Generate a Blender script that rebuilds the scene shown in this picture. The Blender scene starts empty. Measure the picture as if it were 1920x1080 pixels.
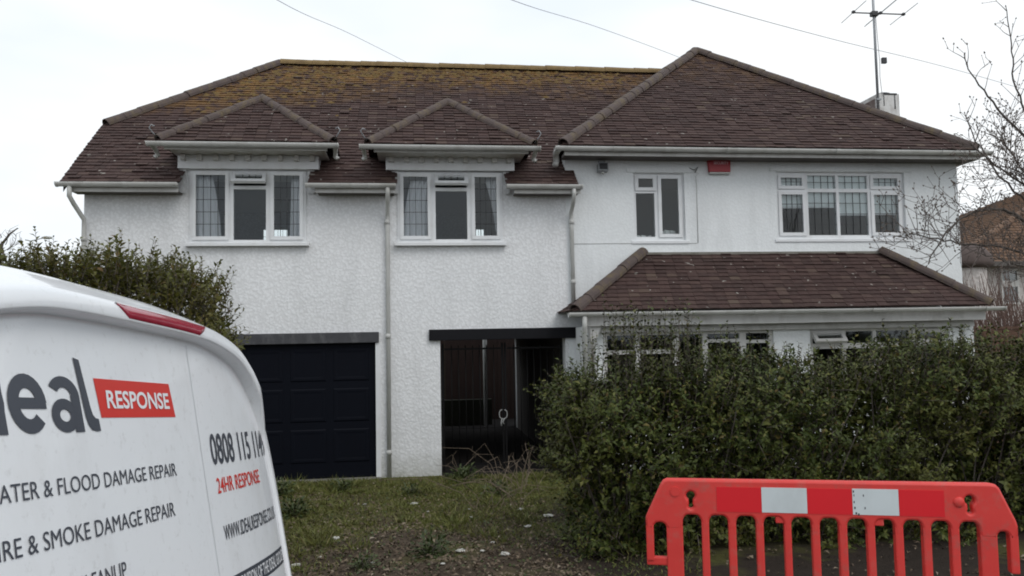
import bpy, bmesh, math, random
import numpy as np
from mathutils import Vector, Matrix
R = math.radians
random.seed(7); rng = np.random.default_rng(11)
scene = bpy.context.scene
col = scene.collection

# ------------------------------------------------------------------ camera
cam_d = bpy.data.cameras.new('camera'); cam = bpy.data.objects.new('camera', cam_d); col.objects.link(cam)
cam_d.sensor_fit = 'HORIZONTAL'; cam_d.sensor_width = 36.0; cam_d.lens = 36.0 * 1500 / 1920
cam_d.clip_start = 0.05; cam_d.clip_end = 2000
yaw, pitch, roll = R(7.22392), R(3.54406), R(-1.06661)
fw = Vector((math.sin(yaw)*math.cos(pitch), math.cos(yaw)*math.cos(pitch), math.sin(pitch)))
r0 = Vector((math.cos(yaw), -math.sin(yaw), 0)); u0 = r0.cross(fw)
rt = r0*math.cos(roll) + u0*math.sin(roll); up = rt.cross(fw)
cam.matrix_world = Matrix(((rt.x, up.x, -fw.x, 0), (rt.y, up.y, -fw.y, 0), (rt.z, up.z, -fw.z, 2.08), (0, 0, 0, 1)))
scene.camera = cam

# ------------------------------------------------------------------ overcast sky
SUN_EL, SUN_AZ = R(48), R(150)          # azimuth clockwise from +Y: behind the camera, to the right
world = bpy.data.worlds.new('World'); scene.world = world; world.use_nodes = True
wn = world.node_tree.nodes; wl = world.node_tree.links; wn.clear()
wo = wn.new('ShaderNodeOutputWorld'); wb = wn.new('ShaderNodeBackground'); wb.inputs['Strength'].default_value = 0.1
sky = wn.new('ShaderNodeTexSky'); sky.sky_type = 'NISHITA'; sky.sun_disc = False
sky.sun_elevation = SUN_EL; sky.sun_rotation = SUN_AZ; sky.air_density = 1.0; sky.dust_density = 2.0
tc = wn.new('ShaderNodeTexCoord'); mp = wn.new('ShaderNodeMapping'); mp.inputs['Scale'].default_value = (1, 1, 3.0)
nz = wn.new('ShaderNodeTexNoise'); nz.inputs['Scale'].default_value = 1.6; nz.inputs['Detail'].default_value = 4; nz.inputs['Roughness'].default_value = 0.5
cr_ = wn.new('ShaderNodeValToRGB')
cr_.color_ramp.elements[0].position = 0.32; cr_.color_ramp.elements[0].color = (0.69, 0.795, 0.91, 1)
cr_.color_ramp.elements[1].position = 0.62; cr_.color_ramp.elements[1].color = (0.97, 0.99, 1.0, 1)
gain = wn.new('ShaderNodeVectorMath'); gain.operation = 'SCALE'; gain.inputs['Scale'].default_value = 10.6
mixw = wn.new('ShaderNodeMixRGB'); mixw.inputs[0].default_value = 0.94
wl.new(tc.outputs['Generated'], mp.inputs['Vector']); wl.new(mp.outputs[0], nz.inputs['Vector']); wl.new(nz.outputs['Fac'], cr_.inputs[0])
wl.new(cr_.outputs[0], gain.inputs[0]); wl.new(sky.outputs[0], mixw.inputs[1]); wl.new(gain.outputs[0], mixw.inputs[2])
wl.new(mixw.outputs[0], wb.inputs['Color']); wl.new(wb.outputs[0], wo.inputs['Surface'])
sd = bpy.data.lights.new('sun', 'SUN'); sd.energy = 0.9; sd.angle = R(30); sd.color = (1.0, 0.97, 0.93)
so = bpy.data.objects.new('sun', sd); col.objects.link(so)
sdir = Vector((math.sin(SUN_AZ)*math.cos(SUN_EL), math.cos(SUN_AZ)*math.cos(SUN_EL), math.sin(SUN_EL)))
so.rotation_euler = sdir.to_track_quat('Z', 'Y').to_euler(); so.location = (-8, -12, 20)
vs = scene.view_settings; vs.view_transform = 'Standard'; vs.look = 'None'; vs.exposure = 0.1; vs.gamma = 1.0; vs.use_curve_mapping = False
scene.cycles.max_bounces = 8; scene.cycles.transparent_max_bounces = 16; scene.cycles.filter_width = 1.9

# ------------------------------------------------------------------ helpers
INV = {}
def tag(o, label=None, cat=None, group=None, kind=None):
    if label: o['label'] = label
    if cat: o['category'] = cat
    if group: o['group'] = group
    if kind: o['kind'] = kind
    return o
def thing(name, loc, label, cat, group=None):
    """an Empty at the base of a thing; its parts are modelled in world coordinates"""
    e = bpy.data.objects.new(name, None); e.location = loc; e.empty_display_size = 0.2; col.objects.link(e)
    INV[e.name] = Matrix.Translation(-Vector(loc)); return tag(e, label, cat, group)
def link(name, mesh, mat=None, parent=None, M=None):
    o = bpy.data.objects.new(name, mesh); col.objects.link(o)
    if mat is not None and len(mesh.materials) == 0: mesh.materials.append(mat)
    if parent is not None:
        o.parent = parent
        if parent.name in INV: o.matrix_parent_inverse = INV[parent.name]
    if M is not None: o.matrix_basis = M
    return o
class MB:
    def __init__(s): s.v = []; s.f = []; s.smooth = False
    def add(s, vs_, fs_):
        k = len(s.v); s.v += [tuple(p) for p in vs_]; s.f += [tuple(i+k for i in f) for f in fs_]; return s
    def box(s, x0, x1, y0, y1, z0, z1):
        return s.add([(x0,y0,z0),(x1,y0,z0),(x1,y1,z0),(x0,y1,z0),(x0,y0,z1),(x1,y0,z1),(x1,y1,z1),(x0,y1,z1)],
                     [(0,3,2,1),(4,5,6,7),(0,1,5,4),(1,2,6,5),(2,3,7,6),(3,0,4,7)])
    def poly(s, *pts): return s.add(pts, [tuple(range(len(pts)))])
    def prism(s, pts, d):
        n = len(pts); d = Vector(d); q = [Vector(p)+d for p in pts]
        return s.add(list(pts)+q, [tuple(range(n))[::-1], tuple(range(n, 2*n))]+[(i,(i+1)%n,n+(i+1)%n,n+i) for i in range(n)])
    def tube(s, path, rad, n=8, caps=True):
        P = [Vector(p) for p in path]; m = len(P); k = len(s.v)
        rads = [rad]*m if isinstance(rad, (int, float)) else list(rad)
        up_ = None
        for i, p in enumerate(P):
            t = (P[min(i+1, m-1)]-P[max(i-1, 0)])
            t = t.normalized() if t.length > 1e-9 else Vector((0, 0, 1))
            if up_ is None: a = t.orthogonal().normalized()
            else:
                a = up_ - t*up_.dot(t)
                a = a.normalized() if a.length > 1e-6 else t.orthogonal().normalized()
            up_ = a; b = t.cross(a)
            for j in range(n):
                an = 2*math.pi*j/n; s.v.append(tuple(p+(a*math.cos(an)+b*math.sin(an))*rads[i]))
        for i in range(m-1):
            for j in range(n):
                s.f.append((k+i*n+j, k+i*n+(j+1)%n, k+(i+1)*n+(j+1)%n, k+(i+1)*n+j))
        if caps and n > 2: s.f.append(tuple(k+j for j in range(n))[::-1]); s.f.append(tuple(k+(m-1)*n+j for j in range(n)))
        return s
    def sphere(s, c, r, nu=8, nv=5, sc=(1,1,1)):
        k = len(s.v)
        for i in range(nv+1):
            th = math.pi*i/nv
            for j in range(nu):
                ph = 2*math.pi*j/nu
                s.v.append((c[0]+r*sc[0]*math.sin(th)*math.cos(ph), c[1]+r*sc[1]*math.sin(th)*math.sin(ph), c[2]+r*sc[2]*math.cos(th)))
        for i in range(nv):
            for j in range(nu): s.f.append((k+i*nu+j, k+(i+1)*nu+j, k+(i+1)*nu+(j+1)%nu, k+i*nu+(j+1)%nu))
        return s
    def mesh(s, name, smooth=False):
        me = bpy.data.meshes.new(name); me.from_pydata(s.v, [], s.f); me.update()
        if smooth or s.smooth: me.polygons.foreach_set('use_smooth', [True]*len(me.polygons))
        return me
    def build(s, name, mat, parent=None, smooth=False, bevel=0.0, M=None):
        me = s.mesh(name, smooth)
        if bevel:
            bm = bmesh.new(); bm.from_mesh(me); bmesh.ops.remove_doubles(bm, verts=bm.verts, dist=1e-5)
            es = [e for e in bm.edges if len(e.link_faces) == 2 and e.calc_face_angle(0) > 0.5]
            bmesh.ops.bevel(bm, geom=es, offset=bevel, segments=2, profile=0.6, affect='EDGES', clamp_overlap=True)
            bm.to_mesh(me); bm.free()
        return link(name, me, mat, parent, M)
def npmesh(name, V, F, mat=None, parent=None, smooth=False):
    me = bpy.data.meshes.new(name); me.from_pydata(np.asarray(V).tolist(), [], np.asarray(F).tolist()); me.update()
    if smooth: me.polygons.foreach_set('use_smooth', [True]*len(me.polygons))
    return link(name, me, mat, parent)

# ------------------------------------------------------------------ materials
def nmat(name):
    m = bpy.data.materials.new(name); m.use_nodes = True
    nt = m.node_tree; b = nt.nodes['Principled BSDF']; return m, nt, nt.nodes, nt.links, b
def wpos(N): return N.new('ShaderNodeNewGeometry').outputs['Position']
def noise(N, L, scale, detail=3, rough=.55, vec=None, stretch=None):
    n = N.new('ShaderNodeTexNoise'); n.inputs['Scale'].default_value = scale; n.inputs['Detail'].default_value = detail; n.inputs['Roughness'].default_value = rough
    v = vec if vec is not None else wpos(N)
    if stretch:
        mp = N.new('ShaderNodeMapping'); mp.inputs['Scale'].default_value = stretch; L.new(v, mp.inputs['Vector']); v = mp.outputs[0]
    L.new(v, n.inputs['Vector']); return n.outputs['Fac']
def ramp(N, L, fac, stops):
    r = N.new('ShaderNodeValToRGB'); e = r.color_ramp.elements
    while len(e) < len(stops): e.new(0.5)
    for i, (p, c) in enumerate(stops):
        e[i].position = p; e[i].color = (c, c, c, 1) if isinstance(c, (int, float)) else (*c, 1)
    L.new(fac, r.inputs[0]); return r.outputs[0]
def mix(N, L, f, a, b, mode='MIX'):
    m = N.new('ShaderNodeMixRGB'); m.blend_type = mode
    for sk, val in ((m.inputs[0], f), (m.inputs[1], a), (m.inputs[2], b)):
        if isinstance(val, (int, float)): sk.default_value = val
        elif isinstance(val, tuple): sk.default_value = (*val, 1)
        else: L.new(val, sk)
    return m.outputs[0]
def math_(N, L, op, a, b=None):
    m = N.new('ShaderNodeMath'); m.operation = op
    for i, val in enumerate((a, b)):
        if val is None: continue
        if isinstance(val, (int, float)): m.inputs[i].default_value = val
        else: L.new(val, m.inputs[i])
    return m.outputs[0]
def bump(N, L, b, h, strength, dist):
    n = N.new('ShaderNodeBump'); n.inputs['Strength'].default_value = strength; n.inputs['Distance'].default_value = dist
    L.new(h, n.inputs['Height']); L.new(n.outputs[0], b.inputs['Normal'])
def sc3(c, k): return tuple(x*k for x in c)
def plain(name, c, rough=.6, var=.18, scale=6, bs=0, bscale=60, metal=0, spec=.5, dirt=None, dirt_amt=.5):
    m, nt, N, L, b = nmat(name)
    f = noise(N, L, scale, 4)
    out = mix(N, L, f, sc3(c, 1-var), sc3(c, 1+var))
    if dirt:
        d = ramp(N, L, noise(N, L, scale*.7+1.3, 6, .65, stretch=(1, 1, .5)), [(.48, 0.0), (.72, dirt_amt)])
        out = mix(N, L, d, out, dirt)
    L.new(out, b.inputs['Base Color']); b.inputs['Roughness'].default_value = rough; b.inputs['Metallic'].default_value = metal
    b.inputs['Specular IOR Level'].default_value = spec
    if bs: bump(N, L, b, noise(N, L, bscale, 4), bs, .01)
    return m
def roughcast(name, c, lump, strength, dist, streak=.25, pits=.2):
    m, nt, N, L, b = nmat(name)
    big = noise(N, L, 1.1, 5, .6); fine = noise(N, L, lump, 3, .6)
    v = N.new('ShaderNodeTexVoronoi'); v.feature = 'SMOOTH_F1'; v.inputs['Scale'].default_value = lump*.8; v.inputs['Smoothness'].default_value = .5
    wob = N.new('ShaderNodeVectorMath'); wob.operation = 'ADD'; nz_ = N.new('ShaderNodeTexNoise'); nz_.inputs['Scale'].default_value = lump*.5
    g = wpos(N); L.new(g, nz_.inputs['Vector']); sc = N.new('ShaderNodeVectorMath'); sc.operation = 'SCALE'; sc.inputs['Scale'].default_value = 1.6/lump
    L.new(nz_.outputs['Color'], sc.inputs[0]); L.new(g, wob.inputs[0]); L.new(sc.outputs[0], wob.inputs[1]); L.new(wob.outputs[0], v.inputs['Vector'])
    h = math_(N, L, 'ADD', math_(N, L, 'MULTIPLY', v.outputs['Distance'], -1.0), fine)
    base = mix(N, L, ramp(N, L, big, [(.3, 0.0), (.7, 1.0)]), sc3(c, .93), c)
    pit = ramp(N, L, h, [(-.0, 1.0), (.14, 0.0)])
    base = mix(N, L, math_(N, L, 'MULTIPLY', pit, pits), base, (c[0]*.5, c[1]*.49, c[2]*.47))     # darker in the hollows between the lumps
    st = ramp(N, L, noise(N, L, 2.2, 6, .62, stretch=(1.6, 1.6, .22)), [(.52, 0.0), (.75, streak)])
    base = mix(N, L, st, base, (c[0]*.55, c[1]*.55, c[2]*.54))
    sp = N.new('ShaderNodeSeparateXYZ'); L.new(wpos(N), sp.inputs[0])
    low = ramp(N, L, math_(N, L, 'ADD', sp.outputs['Z'], math_(N, L, 'MULTIPLY', noise(N, L, 6, 4), .5)), [(.2, .6), (.62, 0.0)])
    base = mix(N, L, low, base, (.30, .30, .25))                                        # splash dirt at the foot
    L.new(base, b.inputs['Base Color']); b.inputs['Roughness'].default_value = .85; b.inputs['Specular IOR Level'].default_value = .25
    bump(N, L, b, h, strength, dist); return m
def tile_mat(name, single, lichen=1.0):
    m, nt, N, L, b = nmat(name)
    if single: rnd = N.new('ShaderNodeObjectInfo').outputs['Random']
    else: rnd = N.new('ShaderNodeNewGeometry').outputs['Random Per Island']
    c = ramp(N, L, rnd, [(0, (.046, .0255, .0225)), (.35, (.058, .0315, .028)), (.75, (.070, .0385, .0335)), (.94, (.084, .050, .042)), (1, (.115, .080, .06))])
    c = mix(N, L, math_(N, L, 'MULTIPLY', noise(N, L, 1.3, 5, .65), .6), c, (.034, .022, .019))
    c = mix(N, L, ramp(N, L, noise(N, L, 16, 5, .65), [(.5, 0.0), (.75, .4)]), c, (.11, .078, .064))
    sp = N.new('ShaderNodeSeparateXYZ'); L.new(wpos(N), sp.inputs[0])
    zz = math_(N, L, 'ADD', sp.outputs['Z'], math_(N, L, 'MULTIPLY', noise(N, L, 1.0, 3), 1.3))
    zz = math_(N, L, 'ADD', zz, math_(N, L, 'MULTIPLY', math_(N, L, 'MINIMUM', math_(N, L, 'MULTIPLY', sp.outputs['X'], .8), 0.0), -.22)); hi = ramp(N, L, math_(N, L, 'MULTIPLY', math_(N, L, 'SUBTRACT', zz, 7.1), .6), [(.05, 0.0), (.55, 1.0)])
    xs = ramp(N, L, math_(N, L, 'MULTIPLY', math_(N, L, 'ADD', sp.outputs['X'], 6), .08), [(.0, 1.0), (.8, .85), (.93, .3)])
    pat = ramp(N, L, noise(N, L, 5, 7, .72), [(.43, 0.0), (.57, 1.0)])
    mk = math_(N, L, 'MULTIPLY', math_(N, L, 'MULTIPLY', hi, xs), pat)
    c = mix(N, L, math_(N, L, 'MULTIPLY', mk, .85*lichen), c, mix(N, L, noise(N, L, 22, 3), (.14, .070, .016), (.30, .165, .042)))
    fl = ramp(N, L, noise(N, L, 5.5, 3, .55), [(.725, 0.0), (.745, .6)])
    fl2 = ramp(N, L, noise(N, L, 13, 2, .4), [(.73, 0.0), (.75, .7)])
    c = mix(N, L, math_(N, L, 'MAXIMUM', fl, fl2), c, (.40, .38, .34))
    L.new(c, b.inputs['Base Color']); b.inputs['Roughness'].default_value = .82; b.inputs['Specular IOR Level'].default_value = .3
    bump(N, L, b, noise(N, L, 90, 3), .3, .004); return m
def leaf_mat(name, cols, rough=.45, spec=.45, trans=.0):
    m, nt, N, L, b = nmat(name)
    rnd = N.new('ShaderNodeNewGeometry').outputs['Random Per Island']
    c = ramp(N, L, rnd, cols); c = mix(N, L, ramp(N, L, noise(N, L, 2.3, 4, .6), [(.38, 0.0), (.66, .75)]), c, sc3(cols[len(cols)//2][1], .62)); c = mix(N, L, ramp(N, L, noise(N, L, 1.1, 3), [(.5, 0.0), (.72, .5)]), c, sc3(cols[-2][1], .95))
    L.new(c, b.inputs['Base Color']); b.inputs['Roughness'].default_value = rough; b.inputs['Specular IOR Level'].default_value = spec
    if trans:
        t = N.new('ShaderNodeBsdfTranslucent'); L.new(c, t.inputs['Color']); ms = N.new('ShaderNodeMixShader'); ms.inputs[0].default_value = trans
        L.new(b.outputs[0], ms.inputs[1]); L.new(t.outputs[0], ms.inputs[2]); L.new(ms.outputs[0], N['Material Output'].inputs['Surface'])
    return m
def glass_mat(name, tint=(.92, .945, .95)):
    m, nt, N, L, b = nmat(name)
    t = N.new('ShaderNodeBsdfTransparent'); t.inputs['Color'].default_value = (*tint, 1)
    g = N.new('ShaderNodeBsdfGlossy'); g.inputs['Roughness'].default_value = .02
    lw = N.new('ShaderNodeFresnel'); lw.inputs['IOR'].default_value = 1.52
    ms = N.new('ShaderNodeMixShader'); L.new(math_(N, L, 'MULTIPLY', lw.outputs[0], .75), ms.inputs[0]); L.new(t.outputs[0], ms.inputs[1]); L.new(g.outputs[0], ms.inputs[2])
    bn = N.new('ShaderNodeBump'); bn.inputs['Strength'].default_value = .08; bn.inputs['Distance'].default_value = .02; L.new(noise(N, L, 3, 2), bn.inputs['Height'])
    L.new(bn.outputs[0], g.inputs['Normal']); L.new(ms.outputs[0], N['Material Output'].inputs['Surface']); return m

MT = {}
MT['cast'] = roughcast('roughcast_render', (.83, .835, .845), 28, .42, .013, .24, .20)
MT['smoothcast'] = roughcast('painted_render', (.82, .84, .845), 30, .30, .009, .26, .07)
MT['tile1'] = tile_mat('clay_tile_single', True); MT['tileN'] = tile_mat('clay_tile', False)
MT['ridge'] = plain('ridge_clay', (.082, .060, .054), .85, .35, 9, .4, 70, dirt=(.16, .12, .05), dirt_amt=.6)
MT['ridge_gold'] = plain('ridge_lichen', (.20, .135, .055), .85, .4, 9, .4, 70, dirt=(.10, .06, .03), dirt_amt=.6)
MT['mortar'] = plain('mortar', (.24, .22, .19), .9, .3, 20, .4)
MT['gutter'] = plain('gutter_plastic', (.50, .50, .48), .45, .12, 3, dirt=(.22, .21, .18), dirt_amt=.55)
MT['trim'] = plain('painted_trim', (.58, .57, .55), .55, .10, 4, dirt=(.26, .24, .21), dirt_amt=.45)
MT['frame'] = plain('window_paint', (.74, .75, .76), .4, .06, 5, dirt=(.42, .40, .36), dirt_amt=.25)
MT['lead'] = plain('lead_came', (.045, .047, .05), .5, .2, 30)
MT['glass'] = glass_mat('window_glass')
MT['room'] = plain('room_plaster', (.34, .35, .37), .9, .05, 2)
MT['dark_room'] = plain('shaded_plaster', (.022, .023, .024), .9, .1, 2)  # near-black plaster: the dimness of the rooms put into its colour
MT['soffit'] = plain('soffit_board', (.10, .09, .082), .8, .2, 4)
MT['navy'] = plain('navy_door_paint', (.0035, .0045, .0085), .6, .15, 3, spec=.1)
MT['black'] = plain('black_timber_paint', (.0055, .0055, .0075), .6, .2, 6, .15, 40, spec=.2)
MT['greywood'] = plain('weathered_lintel', (.050, .050, .056), .75, .35, 8, .3, 50, dirt=(.17, .17, .17), dirt_amt=.5)
MT['iron'] = plain('black_iron', (.006, .0055, .006), .6, .3, 12, spec=.2)
MT['conc'] = plain('concrete', (.20, .19, .165), .9, .2, 5, .4, 60, dirt=(.07, .075, .045), dirt_amt=.6)
MT['curtain'] = plain('net_curtain', (.80, .78, .80), .9, .05, 3)
MT['blind'] = plain('blind_fabric', (.84, .87, .86), .8, .03, 3)
MT['paper'] = plain('paper', (.75, .75, .73), .8, .05, 5)
MT['redplastic'] = plain('alarm_red', (.34, .02, .03), .4, .1, 5)
MT['metal'] = plain('galvanised', (.30, .31, .32), .45, .15, 8, metal=.5)
MT['darkplastic'] = plain('dark_plastic', (.03, .03, .033), .5, .2, 8)
MT['brownfence'] = plain('fence_timber', (.095, .050, .032), .85, .3, 6, .3, 40)
MT['redfence'] = plain('red_fence_stain', (.030, .0145, .0115), .85, .3, 5, .3, 40)
MT['bark'] = plain('bark', (.085, .07, .06), .85, .3, 25, .4, 80)
MT['twig'] = plain('twig', (.105, .083, .074), .8, .3, 25)
MT['bud'] = plain('bud', (.10, .075, .058), .7, .3, 25)
MT['redtwig'] = plain('shrub_twig', (.15, .092, .075), .8, .35, 12)
MT['chim'] = plain('chimney_render', (.66, .65, .63), .9, .15, 5, .5, 30, dirt=(.20, .15, .12), dirt_amt=.7)
MT['chimside'] = plain('chimney_brick', (.16, .115, .10), .9, .25, 6, .5, 40, dirt=(.42, .40, .38), dirt_amt=.4)

def smooth01(a, lo, hi): t = np.clip((a-lo)/(hi-lo), 0, 1); return t*t*(3-2*t)
def wob(x, y, s=1.0):
    return (np.sin(x*1.7*s+y*.9*s+.4)+np.sin(x*-1.1*s+y*2.3*s+1.9)+np.sin(x*3.1*s-y*1.3*s+4.2)*.6+np.sin(x*5.3*s+y*4.1*s)*.4)/3.0
def gz(x, y):
    x = np.asarray(x, float); y = np.asarray(y, float)
    z = np.interp(y, [-30, 1.2, 3.45, 6.2, 12.3, 20, 60, 200], [.50, .488, .272, .205, 0.0, 0.0, -.1, -.1])
    rough = smooth01(y, 5.3, 6.2)*(1-smooth01(y, 11.7, 12.3))
    return z + rough*(.030*wob(x, y, 2.0)+.014*wob(x+3, y, 6.0))
def gzf(x, y): return float(gz(x, y))

# ------------------------------------------------------------------ ground, road, pavement
def ground_mat():
    m, nt, N, L, b = nmat('ground_soil')
    f = noise(N, L, 9, 6, .7)
    soil = ramp(N, L, f, [(.25, (.036, .027, .019)), (.5, (.080, .059, .041)), (.72, (.125, .094, .068))])
    grn = ramp(N, L, noise(N, L, 14, 5, .7), [(.3, (.065, .068, .018)), (.7, (.14, .138, .038))])
    sp = N.new('ShaderNodeSeparateXYZ'); L.new(wpos(N), sp.inputs[0])
    a = math_(N, L, 'ADD', noise(N, L, 1.1, 4, .6), math_(N, L, 'MULTIPLY', math_(N, L, 'SUBTRACT', sp.outputs['Y'], 9.3), .05))
    g = ramp(N, L, a, [(.40, 0.0), (.56, .9)])
    dk = ramp(N, L, math_(N, L, 'MULTIPLY', math_(N, L, 'SUBTRACT', sp.outputs['X'], .6), .5), [(.15, 0.0), (.5, .8)]); soil = mix(N, L, dk, soil, (.022, .016, .013))       # damp bare soil by the hedge, also darkened to carry the hedge's shade
    far = ramp(N, L, math_(N, L, 'MULTIPLY', sp.outputs['Y'], .05), [(.66, 0.0), (.68, 1.0)])
    c = mix(N, L, math_(N, L, 'MAXIMUM', g, far), soil, grn)
    L.new(c, b.inputs['Base Color']); b.inputs['Roughness'].default_value = .95; b.inputs['Specular IOR Level'].default_value = .2
    bump(N, L, b, noise(N, L, 35, 6, .7), .9, .03); return m
xs = np.concatenate([np.linspace(-400, -20, 12), np.linspace(-18, -3.6, 16), np.arange(-3.5, 2.6, .07), np.linspace(2.8, 12, 24), np.linspace(14, 400, 16)])
ys = np.concatenate([np.linspace(-200, -8, 10), np.linspace(-6, 5.7, 22), np.arange(5.8, 12.5, .07), np.linspace(12.8, 30, 14), np.linspace(35, 800, 16)])
XX, YY = np.meshgrid(xs, ys); ZZ = gz(XX, YY)
nx, ny = len(xs), len(ys); ii = np.arange(nx*ny).reshape(ny, nx)
F = np.stack([ii[:-1, :-1], ii[:-1, 1:], ii[1:, 1:], ii[1:, :-1]], -1).reshape(-1, 4)
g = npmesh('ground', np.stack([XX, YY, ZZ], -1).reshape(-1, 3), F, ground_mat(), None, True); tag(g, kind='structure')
MT['tarmac'] = plain('tarmac', (.052, .052, .053), .9, .25, 30, .5, 120, dirt=(.09, .085, .075), dirt_amt=.4)
MT['paving'] = plain('pavement_tarmac', (.085, .08, .076), .9, .25, 14, .5, 120, dirt=(.045, .04, .03), dirt_amt=.6)
MT['kerb'] = plain('kerb_concrete', (.24, .235, .22), .85, .15, 8, .3, 60)
def strip(name, y0, y1, mat, dz, n=8):
    b = MB(); yy = np.linspace(y0, y1, n); k = 0
    for i in range(n-1):
        z0, z1 = gzf(0, yy[i])+dz, gzf(0, yy[i+1])+dz
        b.poly((-60, yy[i], z0), (60, yy[i], z0), (60, yy[i+1], z1), (-60, yy[i+1], z1))
    return tag(b.build(name, mat), kind='structure')
strip('road', -5.5, 3.36, MT['tarmac'], .006, 18)
strip('pavement', 3.5, 5.25, MT['paving'], .008, 10)
b = MB()
for i in range(-14, 20):
    z = gzf(0, 3.43); b.box(i*.915, i*.915+.908, 3.365, 3.495, z-.1, z+.025)
tag(b.build('kerb', MT['kerb'], bevel=.006), kind='structure')

# ------------------------------------------------------------------ the house
house = thing('house', (2.2, 12.4, 0), 'large white roughcast house with brown tiled roofs, two dormers and a dark garage door', 'house')
FY = 12.4                                     # front wall plane
def wall_holes(b, x0, x1, z0, z1, y, th, holes):
    xs_ = sorted({x0, x1, *[h[0] for h in holes], *[h[1] for h in holes]}); zs_ = sorted({z0, z1, *[h[2] for h in holes], *[h[3] for h in holes]})
    for i in range(len(xs_)-1):
        for j in range(len(zs_)-1):
            cx, cz = (xs_[i]+xs_[i+1])/2, (zs_[j]+zs_[j+1])/2
            if any(h[0] < cx < h[1] and h[2] < cz < h[3] for h in holes): continue
            a, c, d, e = xs_[i], xs_[i+1], zs_[j], zs_[j+1]
            b.poly((a, y, d), (c, y, d), (c, y, e), (a, y, e)); b.poly((a, y+th, d), (a, y+th, e), (c, y+th, e), (c, y+th, d))
    for (a, c, d, e) in holes:
        b.poly((a, y, d), (a, y+th, d), (a, y+th, e), (a, y, e)); b.poly((c, y, d), (c, y, e), (c, y+th, e), (c, y+th, d))
        b.poly((a, y, e), (a, y+th, e), (c, y+th, e), (c, y, e))
        if d > z0: b.poly((a, y, d), (c, y, d), (c, y+th, d), (a, y+th, d))
    b.poly((x0, y, z1), (x1, y, z1), (x1, y+th, z1), (x0, y+th, z1))
    b.poly((x0, y, z0), (x0, y, z1), (x0, y+th, z1), (x0, y+th, z0)); b.poly((x1, y, z0), (x1, y+th, z0), (x1, y+th, z1), (x1, y, z1))
W1 = (-3.27, -1.57, 3.58, 4.68); W2 = (-.19, 1.44, 3.575, 4.675); W3 = (3.57, 4.42, 3.60, 4.69); W4 = (5.99, 8.26, 3.62, 4.73)
GAR = (-3.2, -.54, -.05, 2.05); PAS = (.44, 2.40, -.05, 2.06)
b = MB(); wall_holes(b, -4.77, 2.46, -.06, 4.70, FY, .26, [W1, W2, GAR, PAS])
wl_ = b.build('wall', MT['cast'], house); wl_['label'] = 'heavily roughcast white front wall over the garage and passage'
b = MB(); wall_holes(b, 2.46, 9.23, -.06, 5.02, FY, .26, [W3, W4, (3.0, 8.4, .3, 2.15)])
wl_ = b.build('wall', MT['smoothcast'], house); wl_['label'] = 'smoother painted white front wall of the taller wing'
# side and rear walls, left gable
b = MB()
b.poly((-4.77, 12.66, -.06), (-4.77, 12.66, 4.7), (-4.77, 13.6, 5.5), (-4.77, 18.3, 5.5), (-4.77, 18.6, -.06)); b.poly((-4.6, 12.66, -.06), (-4.6, 18.6, -.06), (-4.6, 18.3, 5.5), (-4.6, 13.6, 5.5), (-4.6, 12.66, 4.7))
b.box(9.0, 9.23, 12.66, 19.0, -.06, 5.02)
b.build('side_wall', MT['cast'], house)
b = MB(); RW1 = (-3.33, -2.70, 3.6, 4.66); RW2 = (1.47, 1.75, 3.6, 4.66)
wall_holes(b, -4.6, 2.46, -.06, 5.35, 18.4, .2, [RW1, RW2, PAS]); wall_holes(b, 2.46, 9.0, -.06, 5.02, 18.8, .2, [])
b.build('rear_wall', MT['cast'], house)
# rooms
b = MB()
b.box(-4.6, 2.46, 12.67, 18.4, 2.50, 2.75); b.box(2.46, 9.0, 12.67, 18.8, 2.50, 2.75)
b.build('floor', MT['room'], house)
b = MB(); b.box(-4.59, 2.45, 12.87, 18.39, 4.97, 5.0); b.box(2.47, 8.99, 12.67, 18.79, 4.95, 4.98); b.build('ceiling', MT['room'], house)
b = MB()
b.box(-.95, -.85, 12.67, 18.39, 2.76, 4.80); b.box(2.30, 2.42, 12.67, 18.39, 2.76, 4.80); b.box(5.3, 5.4, 12.67, 18.7, 2.76, 4.94); b.box(2.53, 5.29, 15.2, 15.3, 2.76, 4.94)
b.build('interior_wall', MT['room'], house)
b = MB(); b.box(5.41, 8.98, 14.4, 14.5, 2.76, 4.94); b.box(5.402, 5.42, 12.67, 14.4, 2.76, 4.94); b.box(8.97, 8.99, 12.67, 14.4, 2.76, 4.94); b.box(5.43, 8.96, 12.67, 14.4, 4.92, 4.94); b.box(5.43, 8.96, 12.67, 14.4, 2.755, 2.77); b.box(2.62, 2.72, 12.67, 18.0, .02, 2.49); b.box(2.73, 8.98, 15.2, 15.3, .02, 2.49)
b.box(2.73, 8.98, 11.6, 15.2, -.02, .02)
b.build('interior_wall', MT['dark_room'], house)  # dark linings added so the rooms behind the glass look dim
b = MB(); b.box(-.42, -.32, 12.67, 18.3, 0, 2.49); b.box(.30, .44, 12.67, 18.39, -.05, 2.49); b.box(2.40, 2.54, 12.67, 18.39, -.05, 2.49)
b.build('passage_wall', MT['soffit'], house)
b = MB(); b.box(.44, 2.40, 12.2, 18.6, -.06, .004); b.box(-1.2, 3.3, 18.605, 20.48, -.06, .012); b.build('passage_floor', plain('passage_concrete', (.030, .027, .026), .95, .3, 6, spec=.1), house)

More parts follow.
